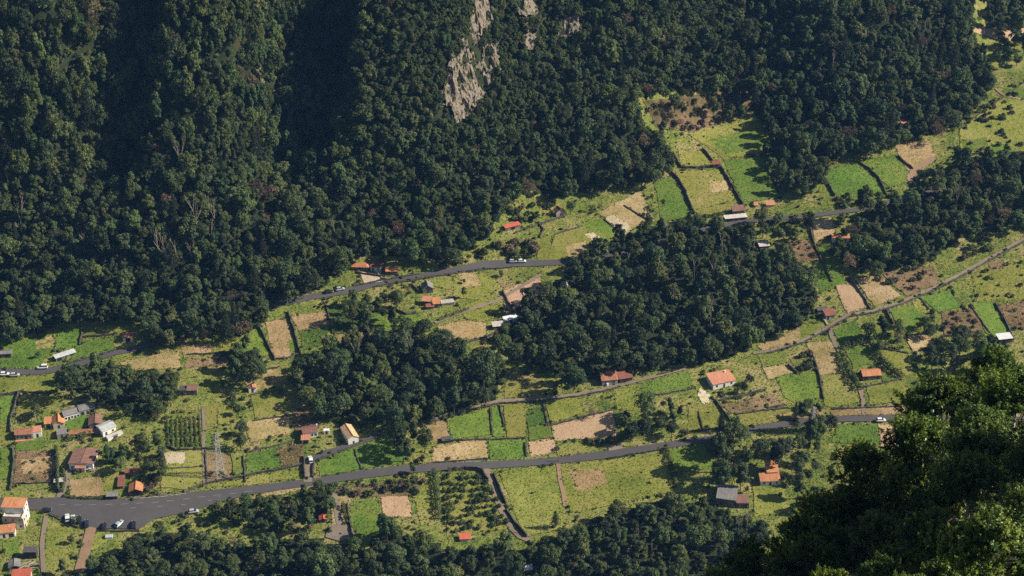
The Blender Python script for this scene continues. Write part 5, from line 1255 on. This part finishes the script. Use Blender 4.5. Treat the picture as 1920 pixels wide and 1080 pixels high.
for f, sp, s0 in [(F1, 4.4, 1.7), (F2, 4, 1.4), (F3, 4, 1.5), (F4, 4, 1.5), (WC, 4, 1.6), (WM, 4, 1.5), (WB, 3.8, 1.5), (WR, 3.6, 1.2), (WL, 3.8, 1.3)]:
    x, y, z, rr = sample(f, sp, 3, excl=HEX + CLIFF)
    for i in range(len(x)): addb(x[i], y[i], s0 * rr[i], random.choice((0, 1, 0, 1, 2, 0)))
for c in CLIFF:
    x, y, z, rr = sample(c, 3.4, 1)
    for i in range(len(x)):
        if random.random() < .8: addb(x[i], y[i] - 1.5, .75 * rr[i], random.choice((2, 2, 3, 0, 4))); up[-1] = (x[i], y[i] - 1.2, up[-1][2] + 1.6)
for q in CLIFF:
    a, b = hit([p[0] for p in q], [p[1] for p in q])
    for i in range(len(a)):
        j = (i + 1) % len(a); L = math.hypot(a[j] - a[i], b[j] - b[i])
        for t in rng.uniform(0, 1, int(L * .9)): addb(a[i] + (a[j] - a[i]) * t + random.uniform(-1.6, 1.6), b[i] + (b[j] - b[i]) * t + random.uniform(-2.5, 1), random.uniform(.6, 1.2), random.choice((0, 1, 2, 2, 3))); up[-1] = (up[-1][0], up[-1][1], up[-1][2] + random.uniform(0, 1.6))
for ty, q in FLD:
    a, b = hit([p[0] for p in q], [p[1] for p in q])
    for i in range(len(a)):
        j = (i + 1) % len(a); L = math.hypot(a[j] - a[i], b[j] - b[i])
        for t in rng.uniform(0, 1, int(L * .3)): addb(a[i] + (a[j] - a[i]) * t + random.uniform(-.5, .5), b[i] + (b[j] - b[i]) * t + random.uniform(-.4, .4), random.uniform(.18, .42), random.choice((0, 2, 2, 3, 4)))
for q in ROADS:
    a, b = hit([p[0] for p in q], [min(p[1], 1100) for p in q])
    for i in range(len(a) - 1):
        L = math.hypot(a[i + 1] - a[i], b[i + 1] - b[i])
        if L > 120: continue
        for t in rng.uniform(0, 1, int(L * .35)): addb(a[i] + (a[i + 1] - a[i]) * t + random.uniform(-.3, .3), b[i] + (b[i + 1] - b[i]) * t + random.uniform(-.5, .5), random.uniform(.15, .4), random.choice((0, 2, 2, 3, 4)))
n = 36000; x = rng.uniform(-330, 350, n); y = rng.uniform(455, 800, n); z = G(x, y); px, py, _ = proj(x, y, z)
free = (px > -420) & (px < 2280) & (py < 1120) & (py > 40)
for f in FOREST: free &= ~inside(px, py - 10, f)
for e in ROADS + HEX: free &= ~inside(px, py, e)
fl = free.copy(); edge = np.zeros(n, bool)
for ty, q in FLD: fl &= ~inside(px, py, q)
thick = np.sin(x / 9 + 1.7 * np.sin(y / 14)) * np.sin(y / 8 + x / 23) + .6 * np.sin(x / 3.9 - y / 5.1)
for i in np.nonzero(fl)[0]:
    if random.random() < (.95 if thick[i] > .35 else .12): addb(x[i], y[i], random.uniform(.25, .9), random.choice((0, 0, 1, 2, 2, 3, 4)))
a_ = np.array(up); qx, qy, _ = proj(a_[:, 0], a_[:, 1], a_[:, 2]); keep = np.nonzero(~((qx > 84) & (qx < 300) & (qy > 948) & (qy < 999)))[0]
up, us, ur, ui = ([l_[i] for i in keep] for l_ in (up, us, ur, ui))
scatter('undergrowth', up, us, ur, ui, bpro)
print('UNDERGROWTH', len(up))
# grass: small blades and tufts over the open ground
n = 590000; x = rng.uniform(-330, 360, n); y = rng.uniform(455, 810, n); z = G(x, y); px, py, _ = proj(x, y, z)
ok = (px > -420) & (px < 2280) & (py < 1120) & (py > 30)
for f in (WC, WM, WB, F1, F3): ok &= ~inside(px, py - 6, f)
for e in ROADS: ok &= ~inside(px, py, e)
x, y, z, px, py = x[ok], y[ok], z[ok], px[ok], py[ok]; n = len(x)
def fbm(x, y, s, seed):
    r = np.zeros(len(x)); q = np.random.default_rng(seed); am = 1.0
    for o_ in range(4):
        for _ in range(3):
            an, ph, ph2 = q.uniform(0, 6.28, 3); kx, ky = math.cos(an) * s, math.sin(an) * s
            r += am * np.sin(x * kx + y * ky + ph + 1.5 * np.sin(x * ky * .6 - y * kx * .6 + ph2)) / 3
        s *= 2.1; am *= .62
    return r
tb = np.full(n, .31); dens = np.full(n, .8); szs = np.full(n, .34); big = fbm(x, y, .16, 1); fine = fbm(x, y, .55, 2); worn = fbm(x, y, .22, 3)
tb += .15 * big + .10 * fine + np.where(worn > .7, .2, 0)
def cells(u, v, seed):
    h = np.sin(np.floor(u) * 12.9898 + np.floor(v) * 78.233 + seed * 37.7) * 43758.5453; return (h - np.floor(h)) * 2 - 1
ca, sa = math.cos(.35), math.sin(.35)
tb += .11 * cells((x * ca + y * sa + 1.5 * fine) / 13, (y * ca - x * sa + 1.2 * big) / 8.5, 3)
jx = px + 2.4 * fbm(x, y, .5, 4); jy = py + 2.0 * fbm(x, y, .5, 5)
for i, (ty, q) in enumerate(FLD):
    k = inside(jx, jy, q)
    if not k.any(): continue
    b0, d0, s0, ro, va = {'G': (.21, .85, .29, .075, .09), 'L': (.30, .8, .29, .03, .11), 'D': (.57, .6, .27, .06, .17), 'S': (.62, .26, .22, .09, .10), 'B': (.74, .75, .36, .0, .16), 'M': (.31, .85, .36, .03, .2), 'V': (.13, .85, .36, .13, .09), 'Y': (.58, .3, .25, .08, .1)}[ty]
    a, b = hit([p[0] for p in q[:2]], [p[1] for p in q[:2]]); an = math.atan2(b[1] - b[0], a[1] - a[0]) + (math.pi / 2 if i % 3 == 0 else 0)
    u = -math.sin(an) * x[k] + math.cos(an) * y[k]; per = random.choice((2.2, 2.8, 3.6)); row = np.sin(u * 6.283 / per + .5 * fine[k])
    tb[k] = b0 + random.uniform(-.04, .05) + ro * row + va * (.6 * big[k] + .5 * fine[k]) + np.where((worn[k] > .72) & (ty in 'GL'), .2, 0)
    tb[k] += {'L': .06, 'G': .035, 'D': .07, 'M': .10, 'B': .08, 'V': .05, 'S': .03, 'Y': .05}[ty] * cells((u + .8 * fine[k]) / random.uniform(5, 9), (math.cos(an) * x[k] + math.sin(an) * y[k] + .8 * big[k]) / random.uniform(9, 18), i)
    dens[k] = np.clip(d0 + ro * 2.5 * row, 0, 1); szs[k] = s0
    # weeds and rank growth along the margins
    ed = np.full(k.sum(), 1e9)
    for m_i in range(len(q)):
        x1, y1 = q[m_i]; x2, y2 = q[(m_i + 1) % len(q)]; L2 = (x2 - x1) ** 2 + (y2 - y1) ** 2; t_i = np.clip(((px[k] - x1) * (x2 - x1) + (py[k] - y1) * (y2 - y1)) / L2, 0, 1)
        ed = np.minimum(ed, np.hypot(px[k] - x1 - t_i * (x2 - x1), py[k] - y1 - t_i * (y2 - y1)))
    e_ = ed < 2.6 + 2 * fine[k]; kk = np.nonzero(k)[0][e_]; tb[kk] = np.where(worn[kk] > 0, .62, .2) + .1 * fine[kk]; szs[kk] = .38; dens[kk] = .8
for e in HEX: dens[inside(px, py, e)] = 0
ok = rng.uniform(0, 1, n) < dens
x, y, z, tb, szs = x[ok], y[ok], z[ok], tb[ok], szs[ok]
nn = rng.normal(0, .45, (len(x), 3)) + [0, 0, 1]
v, f = cards(np.stack([x, y, z + .22 + rng.uniform(0, .25, len(x))], 1), nn, szs * rng.uniform(.5, 1.35, len(x)), rng, .5, .4)
o = link('grass', mesh('grass', v, f, M['grass'], {'tint': ('FACE', np.clip(tb + rng.normal(0, .06, len(x)), 0, 1))})); o['kind'] = 'stuff'

# ------------------------------------------------------------------ near spur with laurel trees
NEAR = [  # px, py of the crown centre, distance along the view, crown radius, mesh
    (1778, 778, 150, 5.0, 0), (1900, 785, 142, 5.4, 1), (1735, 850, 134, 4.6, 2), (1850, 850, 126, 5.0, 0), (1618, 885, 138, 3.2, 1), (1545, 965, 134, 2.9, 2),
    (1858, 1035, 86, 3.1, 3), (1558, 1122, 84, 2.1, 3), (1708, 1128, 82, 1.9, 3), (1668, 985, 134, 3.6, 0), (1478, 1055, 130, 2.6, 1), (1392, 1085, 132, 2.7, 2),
    (1960, 905, 114, 4.2, 2), (1600, 1040, 128, 3.0, 1), (1765, 950, 128, 3.4, 0), (1690, 1065, 120, 2.6, 1), (1530, 1050, 126, 2.5, 0), (1795, 1130, 90, 2.0, 3), (1440, 1110, 124, 2.2, 0), (1870, 720, 165, 4.4, 2), (1700, 925, 132, 3.4, 1), (1820, 905, 122, 3.6, 2), (1590, 950, 136, 2.8, 2), (1650, 1090, 104, 2.2, 0), (1930, 980, 100, 3.0, 1), (1620, 1000, 138, 3.4, 0), (1500, 1000, 136, 2.3, 2), (1745, 1015, 112, 2.9, 1), (1785, 1080, 98, 2.3, 0), (1905, 1095, 92, 2.6, 2), (1352, 1110, 128, 2.4, 1), (1405, 1052, 134, 2.3, 0), (1650, 1010, 122, 2.8, 2), (1560, 1030, 130, 2.6, 0), (2255, 690, 112, 6.0, 0), (2330, 640, 112, 6.5, 1), (2270, 780, 106, 5.5, 2), (2380, 760, 100, 5.0, 0)]  # last four are unseen laurels added to block sun from the hollow
def near_crown(seed, ncl, per, leaf, sun_tint=0):
    """crown of unit radius: boughs of leafy sprays with dark gaps between them"""
    rg = np.random.default_rng(seed); LB = []
    for i in range(24):
        d = sph(rg, 1)[0]; d[2] = abs(d[2]) * 1.15 - .45; LB.append((d * rg.uniform(.38, .82) * [1, 1, 1.1], rg.uniform(.20, .36)))
    V, Fc, T = [], [], []; off = 0
    for c, r in LB:
        m = int(ncl / 24); d = sph(rg, m); d[:, 2] = np.where(d[:, 2] < -.3, -d[:, 2], d[:, 2]); tip = c + d * r * rg.uniform(.55, 1.1, m)[:, None]
        tl = rg.uniform(.15, .7)
        for j in range(m):
            k = rg.poisson(per); u = rg.uniform(0, 1, k); ax = d[j] * .8 + rg.normal(0, .3, 3) + [0, 0, .6]; ax /= np.linalg.norm(ax)
            p = tip[j] + ax * (u[:, None] - .5) * .26 + rg.normal(0, .038, (k, 3)) * (1.25 - u[:, None])
            nrm = rg.normal(0, .8, (k, 3)) + d[j] * .6 + [0, 0, .5]
            v, f = cards(p, nrm, leaf * rg.uniform(.65, 1.3, k), rg, .42, .2); V.append(v); Fc.append(f + off); off += len(v); T.append(np.clip(tl + sun_tint + rg.normal(0, .17, k) + .3 * (u - .5), 0, 1))
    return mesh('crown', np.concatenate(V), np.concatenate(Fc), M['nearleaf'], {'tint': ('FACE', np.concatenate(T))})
NC = [near_crown(300 + s, (520, 460, 490)[s], 70, .026) for s in range(3)] + [near_crown(310, 560, 70, .032, .22)]  # last crown's leaf tint is lightened to paint in extra sunlight
def near_trunk(seed):
    rg = random.Random(seed); mb = MB(); mb.bar((0, 0, -2.4), (.05, .02, -.6), .075, .05, 8)
    for k in range(13):
        d = Vector((rg.uniform(-1, 1), rg.uniform(-1, 1), rg.uniform(-.1, .9))).normalized(); a = Vector((0.05, .02, -.6)); b = a + d * .5 + Vector((0, 0, .25)); mb.bar(a, b, .032, .02, 5)
        for q in range(3):
            c = b + (d + Vector((rg.uniform(-1, 1), rg.uniform(-1, 1), rg.uniform(-.3, .8))) * .7).normalized() * .36; mb.bar(b, c, .016, .006, 4)
    return mesh('trunk', mb.v, mb.f, M['palebark'])
NT = [near_trunk(s) for s in range(3)]
roots = []
LBN = ['bright laurel tree at the top of the near slope, first against the meadows', 'laurel tree at the very edge of the near slope below the low wood', 'dark leaned laurel beneath the top trees of the near slope', 'broad laurel in the middle of the near slope',
       'small laurel rising against the orange-roofed house garden', 'shaded laurel on the outer rim of the near slope', 'closest sunlit laurel with glossy leaves', 'low sunlit laurel top at the bottom edge', 'small sunlit laurel top between the two larger bottom ones', 'black-shaded laurel in the hollow of the near slope',
       'yellow-green laurel top on the outer edge of the near slope', 'lowest yellow-green laurel bordering the bottom wood', 'laurel cut by the edge of the view above the closest one', 'shaded laurel in the dark hollow, lower one', 'laurel with bare twigs between lit crowns', 'dim laurel behind the bottom sunlit top', 'dim laurel on the rim above the bottom sunlit top', 'laurel tip beside the closest sunlit laurel', 'yellow-green laurel sprig at the bottom rim', 'highest laurel crown on the skyline of the near slope by the low wood', 'black-shaded laurel just under the middle crowns of the near slope', 'half-lit laurel above the closest sunlit one', 'small laurel behind the one rising against the house garden',
       'shaded laurel low between the two bottom sunlit tops', 'laurel at the edge of the view behind the closest one', 'deep-shaded laurel at the heart of the dark hollow', 'narrow laurel at the outermost rim beside the dim garden wood', 'black-shaded laurel right behind the closest sunlit one', 'shaded laurel under the closest sunlit one, at its outer side', 'laurel below the closest sunlit one at the bottom corner', 'outermost dark laurel at the bottom rim next to the bottom wood', 'thin dark laurel on the rim above the outermost one', 'lowest black-shaded laurel in the middle of the hollow', 'black-shaded laurel above the largest bottom sunlit top', 'big unseen laurel added beyond the edge of the view to shade the hollow', 'biggest unseen laurel added beyond the edge of the view for shade', 'unseen laurel added for shade beyond the edge of the view at the middle of the slope', 'lowest unseen laurel added beyond the edge of the view for shade']
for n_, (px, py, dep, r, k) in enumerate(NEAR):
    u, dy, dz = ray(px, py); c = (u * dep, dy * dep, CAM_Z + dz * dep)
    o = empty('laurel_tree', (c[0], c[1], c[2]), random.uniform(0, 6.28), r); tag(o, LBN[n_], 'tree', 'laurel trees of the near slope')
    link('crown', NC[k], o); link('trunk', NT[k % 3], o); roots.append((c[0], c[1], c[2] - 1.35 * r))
RT_ = np.array(roots + [(45, -25, 396), (60, -5, 386), (45, 20, 366), (85, 0, 380), (75, 28, 358), (100, 40, 352), (125, 90, 325), (110, 20, 365)])
gx = np.arange(-6, 200, 3.0); gy = np.arange(-45, 190, 3.0); X, Y = np.meshgrid(gx, gy)
d2 = (X[..., None] - RT_[:, 0]) ** 2 + (Y[..., None] - RT_[:, 1]) ** 2 + 4; wgt = d2 ** -1.7
Z = (wgt * RT_[:, 2]).sum(-1) / wgt.sum(-1) + .8 * np.sin(X / 5) * np.sin(Y / 6)
dn = np.sqrt(d2.min(-1)); Z = Z - 2.2 * np.maximum(0, dn - 2.5) - 1.2 * np.maximum(0, dn - 5)
nx_, ny_ = len(gx), len(gy); ii = (np.arange(ny_ - 1)[:, None] * nx_ + np.arange(nx_ - 1)[None]).ravel()
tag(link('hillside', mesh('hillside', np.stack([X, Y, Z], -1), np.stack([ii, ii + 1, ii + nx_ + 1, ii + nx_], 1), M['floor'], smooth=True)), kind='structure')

# ------------------------------------------------------------------ the air of the valley
hz = MB().box(-1300, 1300, -200, 1800, -220, 760).v
o = link('haze', mesh('haze', hz, [(0, 2, 3, 1), (4, 5, 7, 6), (0, 1, 5, 4), (2, 6, 7, 3), (0, 4, 6, 2), (1, 3, 7, 5)], [])); o['kind'] = 'stuff'
m, t = newmat('valley_haze'); o.data.materials.clear(); o.data.materials.append(m)
vo = t.nodes.new('ShaderNodeVolumePrincipled'); vo.inputs['Color'].default_value = (.2, .47, 1, 1); vo.inputs['Density'].default_value = 5e-5
ou = t.nodes.new('ShaderNodeOutputMaterial'); t.links.new(vo.outputs[0], ou.inputs['Volume'])
